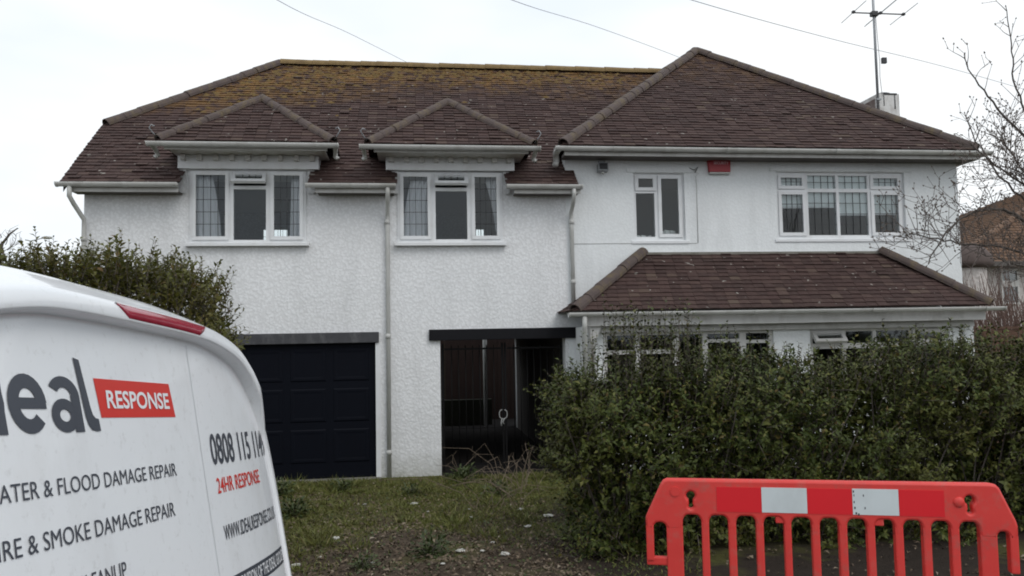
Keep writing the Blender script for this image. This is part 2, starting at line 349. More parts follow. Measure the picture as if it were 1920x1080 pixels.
# roof decks and tiles
GA, TW = .104, .165
def tile_mesh(w, name):
    """one plain tile: slightly bowed slab, u across, v up the slope, lifted at its tail"""
    t, Ln = .013, GA*1.55
    b = MB(); us = (0, w*.5, w); c = (0, .004, 0)
    for vv, lift in ((0, .020), (Ln, .002)):
        for u_, cc in zip(us, c): b.v.append((u_+.0012, vv, lift+cc))
        for u_, cc in zip(us, c): b.v.append((u_+.0012, vv, lift+cc-t))
    b.f += [(0, 1, 7, 6), (1, 2, 8, 7), (3, 4, 1, 0), (4, 5, 2, 1), (0, 6, 9, 3), (2, 5, 11, 8)]
    return b.mesh(name)
def tiling(name, parent, org, U, V, rows, lo, hi, mat, skip=None, single=0, mat1=None, gauge=GA):
    """courses of plain tiles on a plane; lo(v), hi(v) bound each course; the first `single` tiles (lowest courses) are objects"""
    U = Vector(U).normalized(); V = Vector(V).normalized(); Nn = U.cross(V).normalized(); org = Vector(org)
    big = MB(); base = [tile_mesh(TW-.003, name+'_piece') for _ in range(1)] if single else None
    if base: base[0].materials.append(mat1)
    cnt = 0
    for j in range(rows):
        v = j*gauge; a, c = lo(v+.04), hi(v+.04)
        if c-a < .03: continue
        u = a-(TW*.5 if j % 2 else 0)
        while u < c-.02:
            u_a, u_b = max(u, a), min(u+TW, c); u += TW
            if u_b-u_a < .03: continue
            p = org+U*u_a+V*v
            if skip and skip(org+U*((u_a+u_b)/2)+V*(v+.06)): continue
            tilt = random.uniform(-.006, .008); dv = random.uniform(-.004, .004)
            if random.random() < .03: tilt += .012; dv -= .01
            if cnt < single and u_b-u_a > TW*.9:
                M = Matrix((( *[U[i] for i in range(3)],), (*[V[i] for i in range(3)],), (*[Nn[i] for i in range(3)],))).transposed().to_4x4()
                M.translation = p+V*dv+Nn*tilt*.5
                link('tile', base[0], None, parent, M); cnt += 1; continue
            w = u_b-u_a-.003; t, Ln = .013, gauge*1.5
            P = lambda uu, vv, nn: tuple(p+U*uu+V*(vv+dv)+Nn*nn)
            k = len(big.v); l0 = .022+tilt
            big.v += [P(.001, 0, l0), P(w, 0, l0+random.uniform(-.002, .002)), P(w, Ln, .003), P(.001, Ln, .003), P(.001, 0, l0-t), P(w, 0, l0-t), P(w, Ln, -.008), P(.001, Ln, -.008)]
            big.f += [(k, k+1, k+2, k+3), (k+4, k+5, k+1, k), (k+4, k, k+3, k+7), (k+5, k+6, k+2, k+1)]
    o = big.build('tile_courses', mat, parent); o['kind'] = 'stuff'; return o
ridge_me = {}
def ridge_line(parent, p, q, mat, r=.105, nm='ridge_tile', seg=.31):
    p, q = Vector(p), Vector(q); d = q-p; n = max(1, round(d.length/seg)); d.normalize(); s = (q-p).length/n
    side = d.cross(Vector((0, 0, 1))).normalized(); upv = side.cross(d).normalized()
    key = (mat.name, round(s, 2), r)
    if key not in ridge_me:
        b = MB(); K = 8
        for (x, rr) in ((0, r), (s*1.04, r*.93)):
            for i in range(K+1):
                an = math.pi*(i/K)*1.1-.05*math.pi; b.v.append((x, rr*math.cos(an), rr*math.sin(an)-.035))
            for i in range(K+1):
                an = math.pi*(i/K)*1.1-.05*math.pi; b.v.append((x, (rr-.014)*math.cos(an), (rr-.014)*math.sin(an)-.035))
        m = K+1
        for i in range(K):
            b.f += [(i, i+1, 2*m+i+1, 2*m+i), (i+m, 3*m+i, 3*m+i+1, i+m+1), (i, m+i, m+i+1, i+1), (2*m+i, 2*m+i+1, 3*m+i+1, 3*m+i)]
        me = b.mesh(nm, False); me.materials.append(mat); ridge_me[key] = me
    for i in range(n):
        o_ = p+d*(s*i)+upv*random.uniform(-.006, .006)+side*random.uniform(-.006, .006)
        M = Matrix((tuple(d), tuple(side), tuple(upv))).transposed().to_4x4() @ Matrix.Rotation(random.uniform(-.015, .015), 4, 'Z')
        M.translation = o_
        link(nm, ridge_me[key], None, parent, M)
T = .8; CT = 1/math.sqrt(1+T*T)
E0, EY = 4.42, 12.05                                   # main eave
zA = lambda y: E0+T*(y-EY)
RYr, RZr = 15.95, zA(15.95)
D1 = (-3.36, -1.50); D2 = (-.22, 1.50)
RX0, RX1, RE, REY = 2.33, 9.37, 5.03, 12.0; AX = (RX0+RX1)/2; RUN = (RX1-RX0)/2; AY, AZ = REY+RUN, RE+T*RUN
vx = lambda y: 2.6 if zA(y) < RE else RX0+(zA(y)-RE)/T+.3
b = MB(); hy, hz = 13.6, zA(13.6)
def deckA(x0, x1, y0=EY):
    b.poly((x0, y0, zA(y0)), (x1, y0, zA(y0)), (x1, RYr, RZr), (x0, RYr, RZr))
hX = lambda x: hy+(x+4.95)/2.42*(RYr-hy)
b.poly((-4.95, EY, E0), (D1[0], EY, E0), (D1[0], hX(D1[0]), zA(hX(D1[0]))), (-4.95, hy, hz))
b.poly((D1[0], 13.0, zA(13)), (D1[1], 13.0, zA(13)), (D1[1], RYr, RZr), (-2.53, RYr, RZr), (D1[0], hX(D1[0]), zA(hX(D1[0])))); deckA(D1[1], D2[0]); deckA(D2[0], D2[1], 13.0); deckA(D2[1], 2.6)
b.poly((2.6, 12.8, zA(12.8)), (6.2, RYr, RZr), (2.6, RYr, RZr))
b.poly((-4.95, hy, hz), (-2.53, RYr, RZr), (-4.95, RYr+RYr-hy, hz))
ry = 18.8; b.poly((-4.95, 2*RYr-hy, hz), (-2.53, RYr, RZr), (6.2, RYr, RZr), (6.2, ry, zA(2*RYr-ry)), (-4.95, ry, zA(2*RYr-ry)))
b.poly((-4.93, EY+.02, E0-.02), (-4.93, hy, hz-.02), (-4.93, 2*RYr-hy, hz-.02), (-4.93, ry, zA(2*RYr-ry)-.02), (-4.93, ry, zA(2*RYr-ry)-.14), (-4.93, hy, hz-.14), (-4.93, EY+.02, E0-.14))
roofA = b.build('roof', MT['tileN'], house); roofA['label'] = 'long main roof with ochre lichen along the ridge'
def skA(p):
    for d in (D1, D2):
        if d[0]-.02 < p.x < d[1]+.02 and p.y < 13.05: return True
    return False
vs_ = 1/CT
tiling('tile', roofA, (0, EY, E0), (1, 0, 0), (0, CT, T*CT), int((RYr-EY)/CT/GA)+1,
       lambda v: -4.97 if v*CT+EY < hy else -4.95+(v*CT+EY-hy)*(2.42/(RYr-hy)), lambda v: vx(v*CT+EY), MT['tileN'], skA)
hn = Vector((-T, 0, 1)).normalized()
tiling('tile', roofA, (-4.95, 2*RYr-hy, hz), (0, -1, 0), (CT, 0, T*CT), int(2.42/CT/GA), lambda v: v*CT*.97, lambda v: 2*(RYr-hy)-v*CT*.97, MT['tileN'])
mb_ = MB(); rm = random.Random(77)
for k in range(900):
    xx = -3.6+8.0*rm.random()**1.9; yy = RYr-.05-abs(rm.gauss(0, .55))*(1.35 if xx < -.8 else .6)
    if xx < -4.95+(yy-hy)*1.03+.25 or skA(Vector((xx, yy, 0))): continue
    a_ = rm.uniform(.018, .05); zz_ = zA(yy)+.030; k_ = len(mb_.v)
    mb_.v += [(xx-a_*1.6, yy, zz_-.012), (xx, yy-a_*.6, zz_-.012-a_*.4), (xx+a_*1.6, yy, zz_-.012), (xx, yy+a_*.7, zz_+a_*.4), (xx, yy-a_*.1, zz_+a_*.45)]
    mb_.f += [(k_, k_+1, k_+4), (k_+1, k_+2, k_+4), (k_+2, k_+3, k_+4), (k_+3, k_, k_+4)]
mo_ = mb_.build('moss', plain('roof_moss', (.115, .072, .020), .95, .5, 12), roofA, True); mo_['kind'] = 'stuff'
ridge_line(roofA, (-4.93, hy+.02, hz+.04), (-2.53, RYr, RZr+.05), MT['ridge'])
ridge_line(roofA, (-2.5, RYr, RZr+.05), (5.6, RYr, RZr+.05), MT['ridge_gold'])
# taller wing
b = MB(); b.poly((RX0, REY, RE), (RX1, REY, RE), (AX, AY, AZ)); bkY = 19.2
b.poly((RX0, REY, RE), (AX, AY, AZ), (AX, bkY, AZ), (RX0, bkY, RE)); b.poly((RX1, REY, RE), (RX1, bkY, RE), (AX, bkY, AZ), (AX, AY, AZ)); b.poly((RX0, bkY, RE), (AX, bkY, AZ), (RX1, bkY, RE))
roofD = b.build('roof', MT['tileN'], house); roofD['label'] = 'hipped roof of the taller wing rising to a point'
tiling('tile', roofD, (RX0, REY, RE), (1, 0, 0), (0, CT, T*CT), int(RUN/CT/GA)+1, lambda v: v*CT, lambda v: RX1-RX0-v*CT, MT['tileN'])
tiling('tile', roofD, (RX1, REY, RE), (0, 1, 0), (-CT, 0, T*CT), int(RUN/CT/GA)+1, lambda v: v*CT, lambda v: 7.0, MT['tileN'])
ridge_line(roofD, (RX0+.02, REY+.02, RE+.05), (AX, AY, AZ+.06), MT['ridge']); ridge_line(roofD, (RX1-.02, REY+.02, RE+.05), (AX+.05, AY, AZ+.06), MT['ridge'])
ridge_line(roofD, (AX, AY, AZ+.06), (AX, bkY, AZ+.06), MT['ridge'])
# gutters and fascias
def gutter(x0, x1, y, z, parent, r=.062, end0=True, end1=True, name='gutter'):
    b = MB(); K = 8
    def half(xa, xb, ro, ri):
        k = len(b.v)
        for x in (xa, xb):
            for rr in (ro, ri):
                for i in range(K+1):
                    an = math.pi+math.pi*i/K; b.v.append((x, y+rr*math.cos(an), z+rr*math.sin(an)))
        m = K+1
        for i in range(K):
            b.f.extend([(k+i, k+i+1, k+2*m+i+1, k+2*m+i), (k+m+i, k+3*m+i, k+3*m+i+1, k+m+i+1)])
        for s_ in (0, 2*m): b.f.append(tuple([k+s_+i for i in range(m)]+[k+s_+m+i for i in range(m)][::-1]))
        b.f.append((k, k+2*m, k+3*m, k+m)); b.f.append((k+K, k+m+K, k+3*m+K, k+2*m+K))
    half(x0, x1, r, r-.008)
    x = x0+.9
    while x < x1-.3: half(x, x+.06, r+.007, r+.001); x += 1.83
    for e, xx in ((end0, x0), (end1, x1)):
        if e: half(xx-.012, xx+.012, r+.006, 0.004)
    return b.build(name, MT['gutter'], parent, True)
def fascia(x0, x1, y, z0, z1, parent, soff=None):
    MB().box(x0, x1, y, y+.025, z0, z1).build('fascia', MT['trim'], parent)
    if soff: MB().box(x0+.02, x1-.02, y+.026, soff, z0+.01, z0+.03).build('soffit', MT['soffit'], parent)
for a, c in ((-5.0, D1[0]), (D1[1]-.02, D2[0]+.0), (D2[1]-.02, 2.64)):
    gutter(a, c, EY-.02, E0-.005, house); fascia(a+.12, c, EY+.045, E0-.125, E0-.04, house, FY-.002)
gutter(RX0-.1, RX1+.14, REY-.05, RE-.035, house); fascia(RX0+.05, RX1-.02, REY+.02, RE-.150, RE-.07, house, FY-.002)
MB().box(RX1-.019, RX1+.006, REY+.05, 19.0, RE-.150, RE-.07).build('fascia', MT['trim'], house)
MB().box(9.23, RX1-.02, FY-.1, 19.0, RE-.138, RE-.12).build('soffit', MT['soffit'], house)
MB().tube([(RX1+.08, REY-.05, RE-.05), (RX1+.08, 19, RE-.05)], .055, 10).build('gutter', MT['gutter'], house, True)
MB().tube([(RX0-.05, REY-.05, RE-.06), (RX0-.06, REY+.15, RE-.09), (RX0-.03, REY+.3, RE-.2), (RX0-.06, REY+.22, RE-.26)], .05, 10).build('downpipe', MT['gutter'], house, True)
# dormers
def dormer(dx0, dx1, fx0, fx1, ex0, ex1, ey, ez, lab):
    hw = (ex1-ex0)/2; ax, ay, az = (ex0+ex1)/2, ey+hw, ez+T*hw
    bk = EY+(az-E0)/T+.25
    b = MB(); b.poly((ex0, ey, ez), (ex1, ey, ez), (ax, ay, az)); b.poly((ex0, ey, ez), (ax, ay, az), (ax, bk, az), (ex0, ey+1.6, ez)); b.poly((ex1, ey, ez), (ex1, ey+1.6, ez), (ax, bk, az), (ax, ay, az))
    r = b.build('dormer_roof', MT['tileN'], house); r['label'] = lab
    tiling('tile', r, (ex0, ey, ez), (1, 0, 0), (0, CT, T*CT), int(hw/CT/GA)+1, lambda v: v*CT, lambda v: ex1-ex0-v*CT, MT['tileN'])
    for s_, (px, dU, dV) in enumerate(((ex1, (0, 1, 0), (-CT, 0, T*CT)),)):
        tiling('tile', r, (px, ey, ez), dU, dV, int(hw/CT/GA), lambda v: v*CT, lambda v: v*CT+1.2, MT['tileN'])
    tiling('tile', r, (ex0, ey+1.4, ez), (0, -1, 0), (CT, 0, T*CT), int(hw/CT/GA), lambda v: -v*CT+.2, lambda v: 1.4-v*CT, MT['tileN'])
    ridge_line(r, (ex0, ey+.01, ez+.045), (ax, ay, az+.04), MT['ridge'], .085); ridge_line(r, (ex1, ey+.01, ez+.045), (ax, ay, az+.04), MT['ridge'], .085)
    ridge_line(r, (ax, ay, az+.04), (ax, bk, az+.04), MT['ridge'], .085)
    for x, s_ in ((ex0, -1), (ex1, 1)):       # curled hip irons at the two corners
        MB().tube([(x, ey+.04, ez+.06), (x+s_*.06, ey-.02, ez+.12), (x+s_*.09, ey-.04, ez+.18), (x+s_*.06, ey-.04, ez+.22), (x+s_*.02, ey-.03, ez+.2)], .009, 6).build('hip_iron', MT['metal'], r, True)
    gutter(ex0-.1, ex1+.06, ey-.08, ez-.04, house); fascia(ex0+.1, ex1-.1, ey-.0, ez-.125, ez-.06, house)
    for x, s_ in ((ex0-.06, 1), (ex1+.02, -1)):   # gutter returns and little outlets on to the main roof
        MB().tube([(x, ey-.08, ez-.06), (x+s_*.01, ey+.12, ez-.1), (x+s_*.02, ey+.2, ez-.17), (x-s_*.02, ey+.18, ez-.20)], .034, 10).build('downpipe', MT['gutter'], house, True)
    MB().box(ex0+.14, ex1-.14, ey+.026, FY+.6, ez-.108, ez-.09).build('soffit', MT['trim'], house)
    fr = MB().box(fx0, fx1, FY-.12, FY+.9, 4.685, 4.888).build('frieze', MT['frame'], house, bevel=.004)
    n = 9
    for k in range(n):
        x = fx0+.09+(fx1-fx0-.18)*k/(n-1)
        MB().box(x-.035, x+.035, FY-.20, FY-.122, 4.80, 4.886).build('dentil', MT['trim'], fr, bevel=.003)
    for x0, x1 in ((dx0-.06, dx0+.04), (dx1-.04, dx1+.06)):
        MB().prism([(x0, FY-.04, 4.33), (x0, FY-.04, 4.69), (x0, FY+.8, 5.05), (x0, FY+.62, 4.98), (x0, FY-.02, 4.42)], (x1-x0, 0, 0)).build('dormer_cheek', MT['cast'], house)
dormer(D1[0], D1[1], -3.42, -1.37, -3.60, -1.10, 11.88, 5.0, 'tiled hipped roof of the left dormer')
dormer(D2[0], D2[1], -.36, 1.63, -.62, 1.90, 11.88, 4.99, 'tiled hipped roof of the right dormer')
# lintels, garage door
MB().box(-3.4, -.49, FY-.05, FY+.1, 2.045, 2.205).build('lintel', MT['greywood'], house, bevel=.008)['label'] = 'weathered grey timber lintel over the garage door'
MB().box(.27, 2.585, FY-.06, FY+.1, 2.055, 2.225).build('lintel', MT['black'], house, bevel=.008)['label'] = 'black painted beam over the passage'
gd = MB().box(-3.2, -.545, FY+.05, FY+.09, .02, 2.06).build('garage_door', MT['navy'], house)
cw = (2.655-.1)/4
for r_ in range(3):
    for c_ in range(4):
        x0 = -3.15+c_*cw+.05; x1 = x0+cw-.10; z1 = 1.97-r_*.61; z0 = z1-.50
        b = MB()                                   # raised and fielded panel
        Y0, Y1, Y2 = FY+.049, FY+.038, FY+.042
        def ringpts(i, y): return [(x0+i, y, z0+i), (x1-i, y, z0+i), (x1-i, y, z1-i), (x0+i, y, z1-i)]
        for p in (ringpts(0, Y0), ringpts(.018, Y1), ringpts(.045, Y1), ringpts(.07, Y2)): b.v += p
        for k in range(3):
            for i in range(4): b.f.append((k*4+i, k*4+(i+1) % 4, k*4+4+(i+1) % 4, k*4+4+i))
        b.f.append((12, 13, 14, 15)); b.build('panel', MT['navy'], gd)
MB().box(-3.22, -.47, FY-.16, FY+.04, -.08, .018).build('threshold', MT['conc'], house, bevel=.01)
MB().box(-.545, -.47, FY-.012, FY+.1, .0, 2.04).build('door_jamb', MT['frame'], house, bevel=.004)
# downpipes
def pipe(path, name='downpipe', r=.034, collars=()):
    o = MB().tube(path, r, 10).build(name, MT['gutter'], house, True)
    for z in collars: MB().tube([(path[-1][0], path[-1][1], z), (path[-1][0], path[-1][1], z+.07)], r+.008, 10).build('pipe_clip', MT['gutter'], o, True)
pipe([(-4.83, EY-.02, E0-.06), (-4.83, EY-.02, 4.22), (-4.80, EY+.06, 4.12), (-4.74, FY-.07, 3.92), (-4.74, FY-.07, 3.75), (-4.74, FY-.07, .0)], collars=(3.6, 2.2))
pipe([(-.33, EY-.02, E0-.06), (-.33, EY-.02, 4.27), (-.335, EY+.08, 4.15), (-.34, FY-.06, 4.02), (-.345, FY-.06, 3.9), (-.35, FY-.06, -.02)], collars=(3.85, 2.1, .35))
MB().box(-.42, -.28, FY-.12, FY-.0, -.1, -.02).build('drain_shoe', MT['frame'], house, bevel=.006)
pipe([(2.52, EY-.02, E0-.06), (2.52, EY-.02, 4.27), (2.525, EY+.08, 4.16), (2.53, FY-.06, 4.03), (2.53, FY-.06, 3.9), (2.535, FY-.06, 2.5)], collars=(3.85, 2.9))

# windows
def lattice(x0, x1, z0, z1, y, nx_, nz_, parent, M=None, w=.0038):
    b = MB()
    for i in range(1, nx_): x = x0+(x1-x0)*i/nx_; b.box(x-w, x+w, y-.004, y+.004, z0, z1)
    for j in range(1, nz_): z = z0+(z1-z0)*j/nz_; b.box(x0, x1, y-.0036, y+.0036, z-w, z+w)
    o = b.build('lattice', MT['lead'], parent)
    if M is not None: o.matrix_basis = M
def rect_ring(b, x0, x1, z0, z1, y0, y1, w):
    b.box(x0, x1, y0, y1, z0, z0+w); b.box(x0, x1, y0, y1, z1-w, z1); b.box(x0, x0+w, y0, y1, z0+w, z1-w); b.box(x1-w, x1, y0, y1, z0+w, z1-w)
def window(ext, Y, cells, lab, sill=True, fw_=.05, mat=None, parent=None):
    x0, x1, z0, z1 = ext; mat = mat or MT['frame']; parent = parent or house
    b = MB(); xs_ = sorted({x0, x1, *[c[0] for c in cells], *[c[1] for c in cells]}); zs_ = sorted({z0, z1, *[c[2] for c in cells], *[c[3] for c in cells]})
    for i in range(len(xs_)-1):
        j = 0
        while j < len(zs_)-1:
            cx = (xs_[i]+xs_[i+1])/2
            inside = lambda j_: any(c[0] < cx < c[1] and c[2] < (zs_[j_]+zs_[j_+1])/2 < c[3] for c in cells)
            if inside(j): j += 1; continue
            k = j
            while k < len(zs_)-1 and not inside(k): k += 1
            b.box(xs_[i], xs_[i+1], Y, Y+.07, zs_[j], zs_[k]); j = k
    w = b.build('window', mat, parent); w['label'] = lab
    if sill: MB().prism([(x0-.05, Y-.07, z0-.055), (x0-.05, Y-.07, z0-.015), (x0-.05, Y+.02, z0+.005), (x0-.05, Y+.02, z0-.055)], (x1-x0+.1, 0, 0)).build('sill', mat, w)
    for (a, c, d, e, kind, nx_, nz_) in cells:
        M = None
        if kind == 'awning':
            piv = Vector((0, Y-.02, e)); M = Matrix.Translation(piv) @ Matrix.Rotation(R(-42), 4, 'X') @ Matrix.Translation(-piv)
        if kind in ('sash', 'awning'):
            s_ = MB(); rect_ring(s_, a-.012, c+.012, d-.012, e+.012, Y-.022, Y+.03, .055)
            o = s_.build('sash', mat, w, bevel=.004)
            if M is not None: o.matrix_basis = M
            a, c, d, e = a+.043, c-.043, d+.043, e-.043; yy = Y+.004
        else: yy = Y+.03
        p = MB().box(a-.004, c+.004, yy, yy+.005, d-.004, e+.004).build('pane', MT['glass'], w)
        if M is not None: p.matrix_basis = M
        if nx_: lattice(a, c, d, e, yy-.006, nx_, nz_, w, M)
window(W1, FY-.03, [(-3.22, -2.71, 3.63, 4.645, 'sash', 4, 5), (-2.635, -2.16, 4.445, 4.645, 'awning', 4, 1), (-2.635, -2.16, 3.62, 4.39, 'fixed', 0, 0), (-2.085, -1.62, 3.63, 4.645, 'sash', 4, 5)],
       'three light leaded window under the left dormer')
window(W2, FY-.03, [(-.14, .315, 3.63, 4.64, 'sash', 4, 5), (.395, .885, 4.43, 4.64, 'awning', 4, 1), (.395, .885, 3.62, 4.375, 'fixed', 0, 0), (.965, 1.39, 3.63, 4.64, 'sash', 4, 5)],
       'three light leaded window under the right dormer')
window(W3, FY+.05, [(3.62, 3.95, 4.42, 4.65, 'sash', 0, 0), (3.62, 3.93, 3.66, 4.37, 'fixed', 0, 0), (4.0, 4.37, 3.66, 4.65, 'sash', 0, 0)], 'narrow two light window beside the alarm box')
cells = []
for i, (a, c) in enumerate(((6.05, 6.50), (6.56, 7.06), (7.11, 7.62), (7.68, 8.20))):
    k = 'sash' if i in (0, 3) else 'fixed'
    cells += [(a, c, 3.68, 4.40, k, 4, 4), (a, c, 4.46, 4.68, k, 4, 2)]
window(W4, FY+.05, cells, 'wide four light leaded window with white blinds')
for h, n_ in ((RW1, 5), (RW2, 3)):
    window(h, 18.45, [(h[0]+.05, h[1]-.05, h[2]+.05, h[3]-.05, 'fixed', n_, 6)], 'rear window seen through the house', sill=False)
# lintel boards and cable on the taller wing
MB().box(3.46, 4.55, FY-.018, FY+.02, 4.70, 4.79).build('window_head', MT['smoothcast'], house, bevel=.004)
MB().box(5.88, 8.4, FY-.018, FY+.02, 4.74, 4.80).build('window_head', MT['smoothcast'], house, bevel=.004)
MB().tube([(4.62, FY-.012, 4.77), (4.6, FY-.03, 4.72), (4.66, FY-.03, 4.68), (4.61, FY-.02, 4.64), (4.625, FY-.006, 4.5), (4.62, FY-.006, 3.55)], .005, 6).build('cable', MT['gutter'], house, True)
MB().tube([(4.5, FY-.012, 4.78), (4.58, FY-.03, 4.74), (4.65, FY-.03, 4.79), (4.6, FY-.02, 4.7)], .006, 6).build('cable', MT['darkplastic'], house, True)
MB().tube([(2.58, FY-.004, 3.545), (3.5, FY-.004, 3.55), (4.6, FY-.004, 3.548)], .004, 6).build('cable', MT['gutter'], house, True)
MB().box(3.66, 7.8, FY-.05, FY-.001, 3.36, 3.40).build('flashing', MT['conc'], house)

# bay with its lean-to roof
BL, BR, BTL, BTR = Vector((2.29, 11.2, 2.44)), Vector((8.85, 11.2, 2.44)), Vector((3.67, 12.39, 3.37)), Vector((7.75, 12.39, 3.37))
b = MB(); b.poly(BL, BR, BTR, BTL); b.poly(BL, BTL, (2.29, 12.39, 2.44)); b.poly(BR, (8.85, 12.39, 2.44), BTR)
roofB = b.build('roof', MT['tileN'], house); roofB['label'] = 'low lean-to roof over the ground floor bay'
sV = Vector((0, 1.19, .93)); sl = sV.length
tiling('tile', roofB, BL, (1, 0, 0), sV, int(sl/GA)+1, lambda v: v/sl*1.38, lambda v: 6.56-v/sl*1.10, MT['tileN'], None, 300, MT['tile1'])
sV2 = Vector((1.38, 0, .93)); sl2 = sV2.length
tiling('tile', roofB, (2.29, 12.39, 2.44), (0, -1, 0), sV2, int(sl2/GA)+1, lambda v: 0, lambda v: 1.19*(1-v/sl2), MT['tileN'])
sV3 = Vector((-1.10, 0, .93)); sl3 = sV3.length
tiling('tile', roofB, BR, (0, 1, 0), sV3, int(sl3/GA)+1, lambda v: 1.19*v/sl3, lambda v: 1.19, MT['tileN'])
ridge_line(roofB, BL+Vector((.03, .02, .04)), BTL+Vector((0, -.06, .05)), MT['ridge'], .10); ridge_line(roofB, BR+Vector((-.03, .02, .04)), BTR+Vector((0, -.06, .05)), MT['ridge'], .10)
gutter(2.22, 8.93, 11.13, 2.415, house); fascia(2.5, 8.72, 11.24, 2.22, 2.38, house)
MB().box(2.52, 8.7, 11.266, 11.6, 2.225, 2.245).build('soffit', MT['soffit'], house)
MB().box(2.56, 8.66, 11.42, 11.49, 2.125, 2.222).build('frieze', MT['trim'], house)
BA = (2.80, 5.42, 1.0, 2.12); BB = (6.0, 8.27, 1.0, 2.12)
b = MB(); wall_holes(b, 2.56, 8.7, -.06, 2.22, 11.5, .2, [BA, BB]); b.box(2.56, 2.72, 11.7, 12.39, -.06, 2.22); b.box(8.54, 8.7, 11.7, 12.39, -.06, 2.22)
b.build('bay_wall', MT['smoothcast'], house)
window(BA, 11.54, [(2.86, 3.28, 1.86, 2.08, 'fixed', 0, 0), (2.86, 3.28, 1.05, 1.80, 'fixed', 0, 0), (3.36, 3.86, 1.86, 2.08, 'fixed', 0, 0), (3.36, 3.86, 1.05, 1.80, 'fixed', 0, 0),
                   (3.96, 4.32, 1.05, 2.08, 'fixed', 0, 0), (4.40, 4.90, 2.0, 2.08, 'fixed', 0, 0), (4.40, 4.90, 1.05, 1.95, 'fixed', 0, 0), (5.0, 5.36, 1.98, 2.08, 'fixed', 3, 1), (5.0, 5.36, 1.05, 1.93, 'fixed', 3, 4)],
       'white framed bay window behind the tall hedge shoots', mat=MT['trim'])
window(BB, 11.54, [(6.06, 6.54, 1.90, 2.08, 'awning', 0, 0), (6.06, 6.54, 1.05, 1.82, 'fixed', 0, 0), (6.60, 7.04, 1.90, 2.08, 'fixed', 0, 0), (6.60, 7.04, 1.05, 1.82, 'fixed', 0, 0),
                   (7.10, 7.64, 1.90, 2.08, 'fixed', 0, 0), (7.10, 7.64, 1.05, 1.82, 'fixed', 0, 0), (7.70, 8.20, 1.90, 2.08, 'sash', 0, 0), (7.70, 8.20, 1.05, 1.82, 'fixed', 0, 0)],
       'white framed bay window with one top light propped open', mat=MT['trim'])
MB().tube([(2.44, 11.13, 2.36), (2.44, 11.13, 2.2), (2.45, 11.2, 2.1), (2.46, 11.25, 0)], .036, 10).build('downpipe', MT['gutter'], house, True)
MB().tube([(2.62, 11.36, 2.22), (2.62, 11.40, 2.1), (2.60, 11.42, 2.0), (2.60, 11.42, 0)], .05, 10).build('downpipe', MT['gutter'], house, True)
MB().prism([(2.55, 11.3, 2.22), (2.72, 11.3, 2.22), (2.66, 11.3, 2.06), (2.56, 11.3, 2.0)], (0, .1, 0)).build('bracket', MT['trim'], house)
# chimney
ch = MB().box(8.87, 9.31, 14.0, 14.85, 4.7, 6.60).build('chimney', MT['chim'], house, bevel=.012)
MB().box(8.866, 8.90, 14.1, 14.852, 4.9, 6.52).build('chimney_flank', MT['chimside'], ch)
b = MB(); b.sphere((9.10, 14.2, 6.60), .17, 10, 6, (1, 1, .42)); b.box(8.985, 9.0, 13.995, 14.01, 6.36, 6.60); b.box(9.205, 9.225, 13.995, 14.01, 6.30, 6.60); b.box(9.0, 9.26, 13.993, 14.02, 6.575, 6.605); b.build('flaunching', MT['darkplastic'], ch, True)

# ------------------------------------------------------------------ things fixed to or seen in the house
t = thing('alarm_box', (5.0, FY, 4.7), 'red burglar alarm box with pale lettering high on the white wall', 'alarm box')
b = MB(); b.prism([(4.81, FY-.001, 4.92), (5.19, FY-.001, 4.92), (5.185, FY-.001, 4.70), (4.825, FY-.001, 4.70)], (0, -.075, 0)); b.build('cover', MT['redplastic'], t, bevel=.015)
MB().box(4.83, 5.18, FY-.079, FY-.01, 4.672, 4.70).build('base_strip', MT['gutter'], t, bevel=.006)
def text_polys(s, bold=0.0, spacing=1.0):
    """glyph outlines of the built-in face as triangles, x scaled to 0..1 and y to cap height 1"""
    cu = bpy.data.curves.new('lettering', 'FONT'); cu.body = s; cu.offset = bold; cu.resolution_u = 4; cu.space_character = spacing
    o = bpy.data.objects.new('lettering', cu); col.objects.link(o)
    dg = bpy.context.evaluated_depsgraph_get(); me = bpy.data.meshes.new_from_object(o.evaluated_get(dg))
    bm = bmesh.new(); bm.from_mesh(me); bmesh.ops.triangulate(bm, faces=bm.faces)
    xs0 = min(v.co.x for v in bm.verts); xs1 = max(v.co.x for v in bm.verts)
    top = max(v.co.y for v in bm.verts)
    V = [((v.co.x-xs0)/(xs1-xs0), v.co.y/top) for v in bm.verts]; bm.verts.index_update(); Fs = [tuple(v.index for v in f.verts) for f in bm.faces]
    bm.free(); bpy.data.objects.remove(o); bpy.data.curves.remove(cu); bpy.data.meshes.remove(me); return V, Fs
MT['pinkletter'] = plain('alarm_letter', (.62, .42, .44), .5, .02)
V, Fs = text_polys('SECURITY', .02)
b = MB(); b.add([(4.90+.25*x, FY-.0795, 4.828+.045*y) for x, y in V], Fs); b.build('lettering', MT['pinkletter'], t)

t = thing('floodlight', (3.05, FY, 4.68), 'small square floodlight under the eaves on the white wall', 'floodlight')
b = MB(); b.prism([(2.97, FY-.16, 4.70), (2.97, FY-.03, 4.68), (2.97, FY-.03, 4.80), (2.97, FY-.13, 4.83)], (.16, 0, 0)); b.build('housing', MT['metal'], t, bevel=.006)
b = MB(); b.prism([(2.985, FY-.164, 4.715), (2.985, FY-.137, 4.815), (3.115, FY-.137, 4.815), (3.115, FY-.164, 4.715)], (0, -.003, -.001)); b.build('lens', MT['darkplastic'], t)
b = MB(); b.box(3.0, 3.1, FY-.07, FY, 4.80, 4.87); b.build('bracket', MT['metal'], t)
b = MB(); b.sphere((3.05, FY-.1, 4.665), .025, 8, 5); b.build('sensor', MT['gutter'], t, True)

